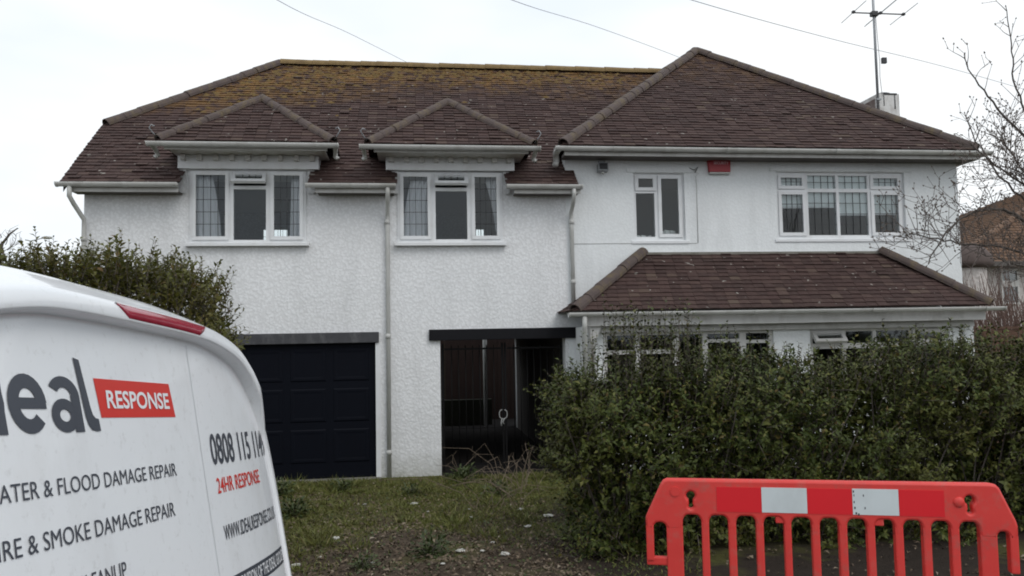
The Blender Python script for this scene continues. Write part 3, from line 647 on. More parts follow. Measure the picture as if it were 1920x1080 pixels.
def curtain(x0t, x1t, x0b, x1b, z0, z1, y, label):
    b = MB(); nu, nv = 26, 14
    for j in range(nv+1):
        v = j/nv
        for i in range(nu+1):
            u_ = i/nu; e = v**1.6
            x = (x0b+(x1b-x0b)*u_)*(1-e)+(x0t+(x1t-x0t)*u_)*e
            b.v.append((x, y+.022*math.sin(u_*26+1.2*math.sin(v*3))+.01*math.sin(u_*61), z0+(z1-z0)*v))
    for j in range(nv):
        for i in range(nu): k = j*(nu+1)+i; b.f.append((k, k+1, k+nu+2, k+nu+1))
    o = b.build('curtain', MT['curtain'], None, True); sol = o.modifiers.new('thickness', 'SOLIDIFY'); sol.thickness = .003
    return tag(o, label, 'curtain', 'net curtains in the dormer windows')
curtain(-3.2, -2.97, -3.22, -2.84, 3.55, 4.6, FY+.10, 'pale net curtain swept to the left side of the left dormer window')
curtain(-1.80, -1.58, -1.83, -1.58, 3.55, 4.58, FY+.11, 'narrow pale curtain at the right edge of the left dormer window')
curtain(.02, .30, -.14, .26, 3.55, 4.56, FY+.10, 'pale net curtain at the left side of the right dormer window')
curtain(1.19, 1.40, 1.34, 1.42, 3.75, 4.58, FY+.11, 'thin pale curtain drawn tight at the right edge of the right dormer window')
for (x0, x1, z0, lab) in ((6.03, 6.53, 4.17, 'white roller blind in the first light of the wide window'), (6.55, 7.05, 4.18, 'white roller blind in the second light of the wide window, beside the central mullion'),
                          (7.10, 7.62, 4.05, 'white roller blind hanging lower in the third light of the wide window'), (7.66, 8.16, 4.06, 'white roller blind in the rightmost light of the wide window')):
    tt = thing('roller_blind', ((x0+x1)/2, FY+.17, z0), lab, 'blind', 'blinds in the wide window')
    b = MB(); b.box(x0, x1, FY+.12, FY+.124, z0, 4.72); b.build('fabric', MT['blind'], tt)
    MB().box(x0, x1, FY+.113, FY+.131, z0-.03, z0).build('bottom_bar', MT['frame'], tt); MB().tube([(x0, FY+.15, 4.74), (x1, FY+.15, 4.74)], .025, 8).build('roller', MT['frame'], tt)
def paper(x0, x1, z, hgt, y, lab, seed):
    random.seed(seed); b = MB()
    for k in range(3):
        a = x0+(x1-x0)*k/3; c = x0+(x1-x0)*(k+1)/3
        b.prism([(a, y+k*.02, z), (c, y+k*.02, z), (c-.01, y+.03+k*.02, z+hgt*random.uniform(.55, 1)), (a+.01, y+.03+k*.02, z+hgt*random.uniform(.55, 1))], (0, .03, 0))
    return tag(b.build('paper_stack', MT['paper'], None), lab, 'papers')
paper(3.64, 3.92, 3.63, .10, FY+.16, 'white papers on the sill of the left light of the narrow window', 3)
paper(4.03, 4.33, 3.63, .17, FY+.16, 'taller white papers on the sill of the right light of the narrow window', 5)

# gate in the passage
gt = thing('iron_gate', (1.4, 12.6, 0), 'black iron double gate with upright bars closing the dark passage', 'gate')
GY = 12.62
for x in (.47, 1.41, 1.455, 2.36): MB().box(x, x+.03, GY+.005, GY+.035, .03, 2.0).build('gate_post', MT['iron'], gt)
for a, c in ((.51, 1.40), (1.50, 2.36)):
    for z in (.10, 1.9): MB().box(a, c, GY+.008, GY+.032, z, z+.03).build('rail', MT['iron'], gt)
    n = 8
    for i in range(1, n): x = a+(c-a)*i/n; MB().tube([(x, GY+.02, .12), (x, GY+.02, 1.97)], .007, 6).build('bar', MT['iron'], gt, True)
b = MB(); cx, cz = 1.42, .88
b.tube([(cx+.066*math.sin(a_)+.004*math.sin(3*a_), GY-.03, cz+.072*math.cos(a_)) for a_ in np.linspace(.3, 6.1, 22)], .009, 7)
b.tube([(cx-.02, GY-.035, cz-.06), (cx-.035, GY-.04, cz-.13), (cx-.03, GY-.04, cz-.18)], .011, 7); b.tube([(cx+.02, GY-.035, cz-.06), (cx-.01, GY-.04, cz-.12), (cx+.01, GY-.04, cz-.15)], .009, 7)
tag(b.build('rope_loop', plain('old_rope', (.30, .30, .29), .9, .2, 30), None, True), 'loop of pale rope tied round the middle of the dark gate', 'rope')
# back garden fence and pipe seen through the passage
fb = thing('board_fence', (1.5, 20.5, 0), 'reddish brown board fence seen through the gate at the back of the passage', 'fence')
for i in range(26):
    x = -1.2+i*.17; MB().box(x, x+.1685, 20.5+.012*(i % 2), 20.53+.012*(i % 2), 0, 2.75+.01*math.sin(i*3)).build('board', MT['redfence'], fb)
for z in (.4, 1.5, 2.4): MB().box(-1.25, 3.3, 20.545, 20.6, z, z+.08).build('rail', MT['redfence'], fb)
lowb = MB().box(-1, 1.9, 19.2, 19.4, 0, .62).build('garden_wall', plain('mossy_wall', (.028, .028, .017), .9, .3, 6), None, bevel=.01); tag(lowb, 'low mossy garden wall across the back of the dark passage', 'wall')
pz = MB().tube([(1.72, 18.9, 0), (1.72, 18.9, 2.4)], .05, 10).build('waste_pipe', MT['gutter'], None, True); tag(pz, 'white upright pipe at the far end of the passage', 'pipe')

# aerial on the chimney
at_ = thing('tv_aerial', (8.85, 13.95, 6.0), 'tall television aerial on a steel mast strapped to the chimney', 'aerial')
mx, my = 8.845, 13.96
MB().tube([(mx, my, 5.85), (mx-.004, my, 9.6)], .024, 10).build('mast', MT['metal'], at_, True)
MB().tube([(8.40, my-.05, 8.12), (9.42, my-.05, 8.12)], .013, 8).build('boom', MT['darkplastic'], at_, True)
def element(x, z, half_, two=False):
    d = Vector((.10, .98, .0)).normalized()*half_
    b = MB()
    for dx in ((-.02, .02) if two else (0,)):
        p = Vector((x+dx, my-.05, z+dx)); b.tube([p-d, p+d], .007, 6)
    if two:
        for s_ in (-1, 1): p = Vector((x, my-.05, z))+d*s_; b.tube([p-Vector((.02, 0, .02)), p+Vector((.02, 0, .02))], .007, 6)
    b.build('element', MT['metal'], at_, True)
    MB().box(x-.025, x+.025, my-.08, my-.02, z-.02, z+.025).build('clamp', MT['darkplastic'], at_, bevel=.004)
element(8.40, 8.13, .52); element(8.95, 8.13, .62, True); element(9.42, 8.12, .52)
MB().box(8.78, 8.90, my-.06, my+.04, 8.08, 8.17).build('clamp', MT['darkplastic'], at_, bevel=.006)
MB().box(8.93, 9.02, my-.08, my-.02, 7.15, 7.26).build('amplifier', MT['darkplastic'], at_, bevel=.006)
MB().tube([(8.86, my-.03, 8.1), (8.88, my-.03, 7.6), (8.9, my-.03, 7.2), (8.89, my-.03, 6.9), (8.92, my-.03, 6.5)], .005, 5).build('cable', MT['darkplastic'], at_)
for z in (6.2, 6.45): MB().box(8.81, 8.90, my-.035, my+.03, z, z+.03).build('strap', MT['metal'], at_)

# ------------------------------------------------------------------ van, seen from behind; local axes: x across (towards the house), y forwards, z up
vL = Vector((.168, .981, -.094)).normalized(); vR = Vector((.9856, -.169, 0)).normalized(); vU = vR.cross(vL)
VK = .85; HG = -.27                                  # scale of the modelled body, its ground level
vO = Vector((0, 0, 2.08))+(vL*2.41-vU*1.49-vR*1.18)*VK
van = bpy.data.objects.new('van', None); col.objects.link(van); van.empty_display_size = .3
van.matrix_world = Matrix((tuple(vL), tuple(-vR), tuple(vU))).transposed().to_4x4(); van.location = vO; van.scale = (VK, VK, VK)
tag(van, 'white panel van with grey and red lettering and a long red brake light', 'van')
SC = -.22
def rs(s, h): return .2*(1.79-h)-.075*(abs(s-SC)/1.15)**4
HALF = [(0, 1.803), (.3, 1.801), (.5, 1.790), (.7, 1.752), (.82, 1.700), (.92, 1.628), (1.0, 1.54), (1.07, 1.43), (1.125, 1.27), (1.158, 1.04), (1.175, .7), (1.175, .0)]
BODY = [(0, 1.925), (.3, 1.922), (.5, 1.908), (.68, 1.88), (.8, 1.85), (.95, 1.785), (1.06, 1.69), (1.13, 1.55), (1.175, 1.32), (1.205, 1.05), (1.205, .7), (1.19, -.02)]
def catmull(p, n):
    p = [np.array(q, float) for q in p]; P = [np.array([-p[1][0], p[1][1]])]+p+[2*p[-1]-p[-2]]; out = []
    for i in range(len(p)-1):
        a, b_, c, d = P[i:i+4]
        for k in range(n):
            t_ = k/n; out.append(.5*(2*b_+(c-a)*t_+(2*a-5*b_+4*c-d)*t_*t_+(3*b_-a-3*c+d)*t_**3))
    return np.array(out+[p[-1]])
def full(p):
    h_ = catmull(p, 8); o = np.vstack([h_[:0:-1]*[-1, 1], h_])+[SC, 0]; bot = np.array([o[-1]+(o[0]-o[-1])*k/24 for k in range(1, 24)]); return np.vstack([o, bot])
OUT, BOD = full(HALF), full(BODY); NV = len(OUT); VC = np.array([SC, .85])
rings = []
for w in list(np.linspace(.04, .90, 15))+[.92, .9318]: rings.append([(q[0], -rs(*q), q[1]) for q in (VC+(OUT-VC)*w)])
LIPF = lambda h: float(np.interp(h, [.3, .7, 1.45, 1.62], [0, .22, .26, 1]))
for w, dr in ((.9335, .003), (.9435, .040), (.9456, .047), (.950, .049), (.965, .049), (.982, .047), (.994, .040)):
    rings.append([(q[0], -rs(*q)-dr*LIPF(o[1]), q[1]) for q, o in zip(VC+(OUT-VC)*w, OUT)])
for dr, e in ((.028, .0), (.011, .07), (-.03, .22), (-.1, .45), (-.25, .70), (-.5, .88), (-.9, 1.0)):
    if dr > 0:
        rings.append([(S, -(rs(*o)+dr*LIPF(o[1])), H) for o, (S, H) in zip(OUT, OUT+(BOD-OUT)*e)]); continue
    rings.append([(S, -(rs(*o)+dr), H) for o, (S, H) in zip(OUT, OUT+(BOD-OUT)*e)])
rise = lambda y: .06*smooth01(np.array(y), .8, 2.2)
for y, cap, nar in ((1.5, 9, 1), (2.2, 9, 1), (3.2, 9, 1), (3.9, 1.97, .995), (4.3, 1.78, .985), (4.7, 1.46, .97), (5.0, 1.18, .96), (5.2, 1.06, .955), (5.5, .97, .94), (5.75, .87, .90), (5.87, .74, .85), (5.9, .55, .8)):
    rr = []
    for (S, H) in BOD:
        H2 = H+float(rise(y))*max(0, (H-1.2)/.75)
        if H2 > cap-.12: H2 = cap-.12*math.exp(-(H2-cap+.12)/.12)
        rr.append((SC+(S-SC)*nar, y, H2))
    rings.append(rr)
vm = MB(); vm.v.append((SC, -rs(SC, .85), .85))
for r_ in rings: vm.v += [tuple(map(float, p)) for p in r_]
for j in range(NV): vm.f.append((0, 1+j, 1+(j+1) % NV))
for k in range(len(rings)-1):
    a = 1+k*NV
    for j in range(NV): vm.f.append((a+j, a+NV+j, a+NV+(j+1) % NV, a+(j+1) % NV))
vm.f.append(tuple(1+(len(rings)-1)*NV+j for j in range(NV)))
def paint():
    m, nt, N, L, b = nmat('white_van_paint')
    f = noise(N, L, 3, 5, .6); d = ramp(N, L, noise(N, L, 40, 3, .7), [(.58, 0.0), (.75, .32)])
    sp = N.new('ShaderNodeSeparateXYZ'); L.new(wpos(N), sp.inputs[0]); c = mix(N, L, f, (.78, .80, .82), (.84, .85, .86)); grime = ramp(N, L, noise(N, L, 5, 7, .7, stretch=(1, 1, .35)), [(.5, 0.0), (.78, .35)]); c = mix(N, L, grime, c, (.56, .555, .54)); c = mix(N, L, d, c, (.45, .44, .42))
    L.new(c, b.inputs['Base Color']); b.inputs['Roughness'].default_value = .32; b.inputs['Specular IOR Level'].default_value = .5
    b.inputs['Coat Weight'].default_value = .6; b.inputs['Coat Roughness'].default_value = .06
    bump(N, L, b, noise(N, L, 2.2, 2, .4), .05, .05); return m
MT['van'] = paint()
vb = vm.build('body', MT['van'], van, True)
bmv = bmesh.new(); bmv.from_mesh(vb.data); bmesh.ops.recalc_face_normals(bmv, faces=bmv.faces); bmv.to_mesh(vb.data); bmv.free()
MT['seam'] = plain('door_seam', (.62, .63, .64), .7, .1, 5); MT['letter'] = plain('grey_vinyl', (.055, .062, .078), .35, .04, 5); MT['redvinyl'] = plain('red_vinyl', (.62, .035, .025), .35, .05, 5); MT['whitevinyl'] = plain('white_vinyl', (.78, .79, .8), .35, .03, 5)
def decal(name, V, Fs, mat, s0, s1, h0, h1, off, shear=0.0, ss=None):
    bm = bmesh.new(); vv = [bm.verts.new((s0+(s1-s0)*x+shear*(1-y), h0+(h1-h0)*y, 0)) for x, y in V]
    for f in Fs:
        try: bm.faces.new([vv[i] for i in f])
        except ValueError: pass
    for _ in range(3):
        es = [e for e in bm.edges if e.calc_length() > .035]
        if not es: break
        bmesh.ops.subdivide_edges(bm, edges=es, cuts=1); bmesh.ops.triangulate(bm, faces=bm.faces)
    for v in bm.verts: s_, h_ = v.co.x, v.co.y; v.co = (s_, -(rs(s_, h_)+off), h_)
    bmesh.ops.recalc_face_normals(bm, faces=bm.faces)
    me = bpy.data.meshes.new(name); bm.to_mesh(me); bm.free(); o = link(name, me, mat, van); return o
def words(s, mat, s0, s1, h0, h1, bold=0.0, off=.0022, name='lettering'):
    V, Fs = text_polys(s, bold); return decal(name, V, Fs, mat, s0, s1, h0, h1, off)
sq = [(x/12, y/4) for y in range(5) for x in range(13)]; sqf = [(y*13+x, y*13+x+1, (y+1)*13+x+1, (y+1)*13+x) for y in range(4) for x in range(12)]
def arc(cx, cy, rx_, ry_, tx, ty, a0, a1, n=22):
    V, F_ = [], []
    for i in range(n+1):
        a = R(a0+(a1-a0)*i/n); c_, s_ = math.cos(a), math.sin(a)
        for kx, ky in ((rx_, ry_), (rx_-tx*.5, ry_-ty*.5), (rx_-tx, ry_-ty)): V.append((cx+kx*c_, cy+ky*s_))
    for i in range(n):
        for k in range(2): F_.append((i*3+k, i*3+3+k, i*3+4+k, i*3+1+k))
    return V, F_
def rectp(x0, x1, y0, y1): return [(x0, y0), (x1, y0), (x1, y1), (x0, y1)], [(0, 1, 2, 3)]
def glyph_of(parts):
    V, F_ = [], []
    for v, f in parts: k = len(V); V += v; F_ += [tuple(i+k for i in q) for q in f]
    return V, F_
V, Fs = glyph_of([arc(.5, .5, .5, .5, .27, .24, 2, 318), rectp(.20, .98, .415, .60)]); decal('logo_letter', V, Fs, MT['letter'], -.779, -.652, 1.462, 1.592, .0022, .012)
V, Fs = glyph_of([arc(.42, .30, .42, .30, .25, .19, 0, 360), rectp(.68, .98, 0, .66), arc(.48, .64, .50, .36, .28, .20, 0, 150)]); decal('logo_letter', V, Fs, MT['letter'], -.640, -.520, 1.462, 1.592, .0022, .012)
V, Fs = glyph_of([rectp(.68, .98, 0, 1.4), arc(.5, .5, .5, .5, .27, .24, 0, 360)]); decal('logo_letter', V, Fs, MT['letter'], -.915, -.790, 1.462, 1.592, .0022, .012)
V, Fs = glyph_of([rectp(0, 1, 0, 1), rectp(0, 1, 1.15, 1.4)]); decal('logo_letter', V, Fs, MT['letter'], -.980, -.940, 1.462, 1.592, .0022, .012)
lp = [(x_-.014, y_) for x_, y_ in [(-.512, 1.640), (-.488, 1.635), (-.462, 1.52), (-.455, 1.502), (-.445, 1.494), (-.432, 1.492), (-.428, 1.463), (-.445, 1.462), (-.465, 1.466), (-.478, 1.478), (-.486, 1.497)]]
decal('logo_letter', lp, [(0, 1, 2, 10), (2, 3, 9, 10), (3, 4, 8, 9), (4, 5, 6, 7), (4, 7, 8)], MT['letter'], 0, 1, 0, 1, .0022)
decal('logo_panel', sq, sqf, MT['redvinyl'], -.447, -.046, 1.495, 1.593, .0014, .016)
words('RESPONSE', MT['whitevinyl'], -.400, -.062, 1.520, 1.565, .022, .0028)
words('WATER & FLOOD DAMAGE REPAIR', MT['letter'], -.880, -.074, 1.327, 1.363)
words('FIRE & SMOKE DAMAGE REPAIR', MT['letter'], -.870, -.117, 1.219, 1.257)
words('CLEANUP', MT['letter'], -.615, -.408, 1.107, 1.146)
words('0808 115 1149', MT['letter'], .185, .80, 1.343, 1.440, .014)
words('24HR RESPONSE', MT['redvinyl'], .193, .627, 1.250, 1.298, .008)
words('WWW.IDEALRESPONSE.CO.UK', MT['letter'], .194, .79, 1.102, 1.149, .008)
decal('lettering_band', sq, sqf, MT['letter'], .215, .82, .928, .990, .0014)
words('A DIVISION OF THE IDEAL GROUP', MT['whitevinyl'], .235, .805, .940, .980, .010, .0028)
decal('door_seam', [(0, 0), (1, 0), (1, .25), (0, .25), (1, .5), (0, .5), (1, .75), (0, .75), (1, 1), (0, 1)], [(0, 1, 2, 3), (3, 2, 4, 5), (5, 4, 6, 7), (7, 6, 8, 9)], MT['seam'], .112, .1165, .12, 1.725, .0015)
# brake light let into the lip under the roof edge
def lip_patch(t0, t1, w0, w1, off, n=48):
    b = MB(); hf = catmull(HALF, 10); cs = (t0+t1)/2; hw_ = (t1-t0)/2
    for s_ in np.linspace(t0, t1, n):
        top = np.interp(abs(s_-SC), hf[:, 0], hf[:, 1]); e = min(1, (hw_-abs(s_-cs))/(hw_*.16))   # slanted ends
        wa = w1-(w1-w0)*(.15+.85*e)
        for k, w in enumerate((wa, wa+(w1-wa)*.12, wa+(w1-wa)*.5, wa+(w1-wa)*.88, w1)):
            q = VC+(np.array([s_, top])-VC)*w
            b.v.append((q[0], -rs(*q)-np.interp(w, [.950, .965, .982, .994], [.049, .049, .047, .040])-off*(1 if 0 < k < 4 else -.3), q[1]))
    for i in range(n-1):
        for k in range(4): b.f.append((i*5+k, i*5+k+1, i*5+k+6, i*5+k+5))
    return b
m, nt, N, L_, bb = nmat('brake_lens'); L_.new(mix(N, L_, noise(N, L_, 30, 3), (.26, .012, .03), (.40, .03, .06)), bb.inputs['Base Color']); bb.inputs['Roughness'].default_value = .15; bb.inputs['Coat Weight'].default_value = .5; MT['lens'] = m
lip_patch(-.37, .185, .952, .993, .004).build('brake_light', MT['lens'], van, True)
# tail lights, bumper, handle, plate recess, wheels, glass
for s_ in (-1, 1):
    b = MB(); pts = []
    for h_ in np.linspace(.22, .56, 8):
        for k in np.linspace(0, 1, 5): x = SC+s_*(.96+.20*k); pts.append((x, -rs(x, h_)-.012-.012*math.sin(math.pi*k), h_))
    for j in range(7):
        for k in range(4): a = j*5+k; b.f.append((a, a+1, a+6, a+5))
    b.v = pts; b.build('tail_light', MT['lens'], van, True)
b = MB(); b.prism([(SC-1.18, -.25, 0), (SC+1.18, -.25, 0), (SC+1.16, -.42, .0), (SC+.7, -.47, .0), (SC-.7, -.47, .0), (SC-1.16, -.42, .0)], (0, 0, .2)); b.build('bumper', MT['darkplastic'], van, bevel=.03)
MB().box(SC-.3, SC+.3, -rs(0, .60)-.03, -rs(0, .60)+.02, .58, .65).build('handle', MT['darkplastic'], van, bevel=.012)
WR = .385
def wheel(x, y):
    t_ = MB(); K = 28; prof = [(.60, -.12), (.87, -.126), (.975, -.096), (1.0, 0), (.975, .096), (.87, .126), (.60, .12)]; zc = HG+WR
    for i in range(K):
        an = 2*math.pi*i/K
        for pr_, px in prof: t_.v.append((x+px, y+pr_*WR*math.cos(an), zc+pr_*WR*math.sin(an)))
    n = len(prof)
    for i in range(K):
        for j in range(n): t_.f.append((i*n+j, i*n+(j+1) % n, ((i+1) % K)*n+(j+1) % n, ((i+1) % K)*n+j))
    w = t_.build('wheel', MT['darkplastic'], van, True)
    MB().tube([(x-.10, y, zc), (x+.10, y, zc)], .24, 20).build('rim', MT['metal'], w)
for x in (SC-1.07, SC+1.07):
    for y in (1.15, 4.75): wheel(x, y)
b = MB(); b.prism([(SC-.98, 4.15, 1.865), (SC+.98, 4.15, 1.865), (SC+1.04, 5.0, 1.205), (SC-1.04, 5.0, 1.205)], (0, .012, .012)); b.build('windscreen', MT['darkplastic'], van)
for s_ in (-1, 1):
    b = MB(); b.prism([(SC+s_*1.145, 3.4, 1.15), (SC+s_*1.145, 4.7, 1.1), (SC+s_*1.06, 4.15, 1.66), (SC+s_*1.06, 3.4, 1.66)], (s_*.05, 0, 0)); b.build('side_window', MT['darkplastic'], van, bevel=.01)

# ------------------------------------------------------------------ red road barrier; local axes: x along, y away from the camera, z up
bar = bpy.data.objects.new('road_barrier', None); col.objects.link(bar); bar.empty_display_size = .2
bD = Vector((.94679, -.32185, 0)); bN = Vector((.32185, .94679, 0)); gb = gzf(2, 4.05)
bar.matrix_world = Matrix((tuple(bD), tuple(bN), (0, 0, 1))).transposed().to_4x4(); bar.location = (1.285, 4.40, gb)
tag(bar, 'red plastic road barrier with two white reflective panels standing before the hedge', 'barrier')
def barrier_plastic():
    m, nt, N, L, b = nmat('red_barrier_plastic')
    c = mix(N, L, noise(N, L, 5, 5, .6), (.58, .032, .028), (.72, .055, .044)); d = ramp(N, L, noise(N, L, 14, 6, .7), [(.52, 0.0), (.76, .5)])
    c = mix(N, L, d, c, (.42, .15, .12)); c = mix(N, L, ramp(N, L, noise(N, L, 3.5, 7, .75), [(.55, 0.0), (.72, .35)]), c, (.20, .075, .06)); L.new(c, b.inputs['Base Color']); b.inputs['Roughness'].default_value = .48; bump(N, L, b, noise(N, L, 60, 3), .12, .004); return m
MT['bar'] = barrier_plastic()
def moulded(name, loops, y0, y1, mat, parent, bev=.013):
    cu = bpy.data.curves.new(name, 'CURVE'); cu.dimensions = '2D'; cu.fill_mode = 'BOTH'; cu.extrude = (y1-y0)/2-bev; cu.bevel_depth = bev; cu.bevel_resolution = 2; cu.offset = -bev
    for lp_ in loops:
        sp_ = cu.splines.new('POLY'); sp_.points.add(len(lp_)-1); sp_.use_cyclic_u = True
        for p, q in zip(sp_.points, lp_): p.co = (q[0], q[1], 0, 1)
    o = bpy.data.objects.new(name, cu); col.objects.link(o); me = bpy.data.meshes.new_from_object(o.evaluated_get(bpy.context.evaluated_depsgraph_get()))
    bpy.data.objects.remove(o); bpy.data.curves.remove(cu)
    for v in me.vertices: x, y, z = v.co; v.co = (x, (y0+y1)/2-z, y)
    me.materials.clear(); return link(name, me, mat, parent)
stubs = [(0, .042, .79), (.111, .201, .835), (.300, .341, .835), (.442, .484, .835), (.587, .627, .835), (.731, .769, .835), (.872, .913, .835), (1.008, 1.050, .835), (1.147, 1.187, .835), (1.283, 1.325, .835), (1.418, 1.459, .835), (1.551, 1.593, .835), (1.687, 1.769, .79), (1.824, 1.866, .79)]
lo_ = [(1.866, .755)]
for i in range(len(stubs)-1, 0, -1):
    a, c = stubs[i-1][1], stubs[i][0]; top = .79 if i in (1, len(stubs)-1) else .835; rr = min(.03, (c-a)/2-.006); rv = min(rr*1.4, top-.762)
    lo_.append((c, .755)); lo_ += [(c-rr+rr*math.cos(t_), top-rv+rv*math.sin(t_)) for t_ in np.linspace(0, math.pi/2, 6)]
    lo_ += [(a+rr-rr*math.sin(t_), top-rv+rv*math.cos(t_)) for t_ in np.linspace(0, math.pi/2, 6)]; lo_.append((a, .755))
lo_ += [(0, .755), (0, .815), (.008, .835), (.085, .995), (.10, 1.018), (.122, 1.027), (1.745, 1.030), (1.775, 1.024), (1.79, 1.008), (1.860, .845), (1.866, .82)]
circ = lambda x, z, r, n=14: [(x+r*math.cos(2*math.pi*i/n), z+r*math.sin(2*math.pi*i/n)) for i in range(n)]
def key(x, z): 
    p = [(x+.024*math.cos(a_), z+.024*math.sin(a_)) for a_ in np.linspace(-1.05, math.pi+1.05, 14)]
    return p+[(x-.010, z-.045)]+[(x+.014*math.cos(a_), z-.056+.014*math.sin(a_)) for a_ in np.linspace(math.pi, 2*math.pi, 7)]+[(x+.010, z-.045)]
moulded('top_rail', [lo_, key(.247, .938), key(1.648, .945)], -.03, .03, MT['bar'], bar)
for i, (a, c, tp) in enumerate(stubs):
    z0 = .58 if i in (0, len(stubs)-1) else .10
    MB().box(a+.0005, c-.0005, -.0292, .0292, z0, .80 if c-a < .05 and .05 < a < 1.8 else .775).build('upright', MT['bar'], bar, bevel=.008)
MB().box(.111, 1.769, -.028, .028, .045, .13).build('bottom_rail', MT['bar'], bar, bevel=.012)
MB().box(.0, .13, -.02, .02, .555, .60).build('side_hook', MT['bar'], bar, bevel=.008)
for a, c in ((.69, .735), (1.187, 1.232)): MB().box(a, c, -.022, .018, .802, .85).build('tab', MT['bar'], bar, bevel=.004)
MB().tube([(.165, -.026, .961), (.165, -.036, .961)], .026, 16).build('socket_ring', MT['bar'], bar)
MB().sphere((1.595, -.030, .935), .028, 14, 8, (1, .5, 1)).build('boss', MT['bar'], bar, True)
MT['reflred'] = plain('reflective_red', (.68, .014, .022), .35, .06, 4); MT['reflwhite'] = plain('reflective_white', (.60, .65, .66), .4, .06, 4, dirt=(.42, .44, .44), dirt_amt=.4)
for x0, x1, z0, z1, mm in ((.385, .618, .858, .990, 'reflred'), (.620, .852, .859, .992, 'reflwhite'), (.854, 1.078, .858, .991, 'reflred'), (1.080, 1.306, .859, .994, 'reflwhite'), (1.308, 1.525, .858, .992, 'reflred')):
    MB().box(x0, x1, -.0325, -.029, z0, z1).build('reflective_panel', MT[mm], bar)
for z, x, w_ in ((.985, 1.083, .006), (.965, 1.086, .004), (.93, 1.085, .005), (.90, 1.087, .007), (.872, 1.092, .008), (.866, 1.105, .007), (.965, 1.132, .005), (.90, 1.138, .005)):
    MB().box(x, x+w_, -.0335, -.031, z-.011, z).build('scuff', MT['darkplastic'], bar)
for u_ in (.30, 1.55): MB().prism([(u_-.09, -.25, 0), (u_+.09, -.25, 0), (u_+.09, .25, 0), (u_-.09, .25, 0)], (0, 0, .05)).build('foot', MT['darkplastic'], bar, bevel=.015)

# ------------------------------------------------------------------ vegetation
def unit(a): return a/np.maximum(np.linalg.norm(a, axis=-1, keepdims=True), 1e-9)
def leaves(name, P, D, Nn, Ln, W, mat, parent, droop=.25):
    """folded leaf blades: base, two edge points, tip"""
    P = np.asarray(P); D = unit(np.asarray(D)); S = unit(np.cross(D, Nn)); N2 = np.cross(S, D)
    Ln = np.asarray(Ln)[:, None]; W = np.asarray(W)[:, None]
    mid = P+D*Ln*.45+N2*Ln*.04
    V = np.stack([P, mid+S*W*.5+N2*W*.22, P+D*Ln-N2*Ln*droop*.4, mid-S*W*.5+N2*W*.22, mid], 1).reshape(-1, 3)
    k = np.arange(len(P))[:, None]*5
    F = np.concatenate([k+np.array([[0, 4, 1]]), k+np.array([[1, 4, 2]]), k+np.array([[4, 3, 2]]), k+np.array([[0, 3, 4]])], 0)
    me = bpy.data.meshes.new(name); me.vertices.add(len(V)); me.vertices.foreach_set('co', V.astype(np.float32).ravel())
    me.loops.add(len(F)*3); me.loops.foreach_set('vertex_index', F.astype(np.int32).ravel()); me.polygons.add(len(F)); me.polygons.foreach_set('loop_start', (np.arange(len(F))*3).astype(np.int32))
    me.update(calc_edges=True); me.validate(); return link(name, me, mat, parent)
def stems(name, P, Q, r, mat, parent):
    """three sided tapering stems from P to Q"""
    P = np.asarray(P); Q = np.asarray(Q); d = unit(Q-P); a = unit(np.cross(d, np.array([.3, .9, .31]))); b_ = np.cross(d, a); V = []
    for k in range(3):
        an = 2*math.pi*k/3; o = a*math.cos(an)+b_*math.sin(an); V += [P+o*r, Q+o*r*.45]
    V = np.stack(V, 1).reshape(-1, 3); k = np.arange(len(P))[:, None]*6
    F = np.concatenate([k+np.array([[0, 2, 3, 1]]), k+np.array([[2, 4, 5, 3]]), k+np.array([[4, 0, 1, 5]])], 0)
    return npmesh(name, V, F, mat, parent)
MT['privet'] = leaf_mat('privet_leaf', [(0, (.024, .036, .008)), (.4, (.048, .067, .014)), (.75, (.084, .102, .021)), (.93, (.125, .120, .030)), (1, (.120, .072, .028))], .52, .22)
MT['privetL'] = leaf_mat('privet_leaf_olive', [(0, (.065, .074, .013)), (.45, (.108, .118, .022)), (.8, (.140, .142, .032)), (.94, (.18, .135, .040)), (1, (.16, .080, .030))], .5, .3, .25)
def shoots(base, dirn, length, per, leaf_len, mat_l, mat_s, parent, jitter=.55, name='leaves'):
    n = len(base); tip = base+dirn*length[:, None]
    stems('stems', base, tip, .0035, mat_s, parent)['kind'] = 'stuff'
    tt = np.linspace(.18, 1.0, per)[None, :, None]
    P = base[:, None, :]+(tip-base)[:, None, :]*tt
    a = unit(np.cross(dirn, rng.normal(size=(n, 3)))); b_ = np.cross(dirn, a)
    ang = (np.arange(per)*2.4)[None, :]+rng.uniform(0, 6.28, (n, 1))+rng.normal(0, .4, (n, per))
    side = a[:, None, :]*np.cos(ang)[..., None]+b_[:, None, :]*np.sin(ang)[..., None]
    D = unit(side*1.0+dirn[:, None, :]*.75+rng.normal(0, jitter*.5, (n, per, 3)))
    Nn = unit(dirn[:, None, :]*1.0-side*.5+rng.normal(0, .35, (n, per, 3))+np.array([0, 0, .35]))
    Ls = leaf_len*rng.uniform(.75, 1.25, (n, 1))*rng.uniform(.6, 1.2, (n, per))*np.linspace(1.05, .75, per)[None, :]
    keep = rng.uniform(size=(n, per)) > .08
    o = leaves(name, P[keep], D[keep], Nn[keep], Ls[keep], Ls[keep]*rng.uniform(.42, .56, Ls[keep].shape), mat_l, parent); o['kind'] = 'stuff'; return o
def lump(p): return .5*np.sin(p[:, 0]*2.1+1)*np.sin(p[:, 2]*3.1+p[:, 0])+.35*np.sin(p[:, 0]*5.3+p[:, 2]*4.1)+.25*np.sin(p[:, 0]*9.1-p[:, 2]*7.7+2)

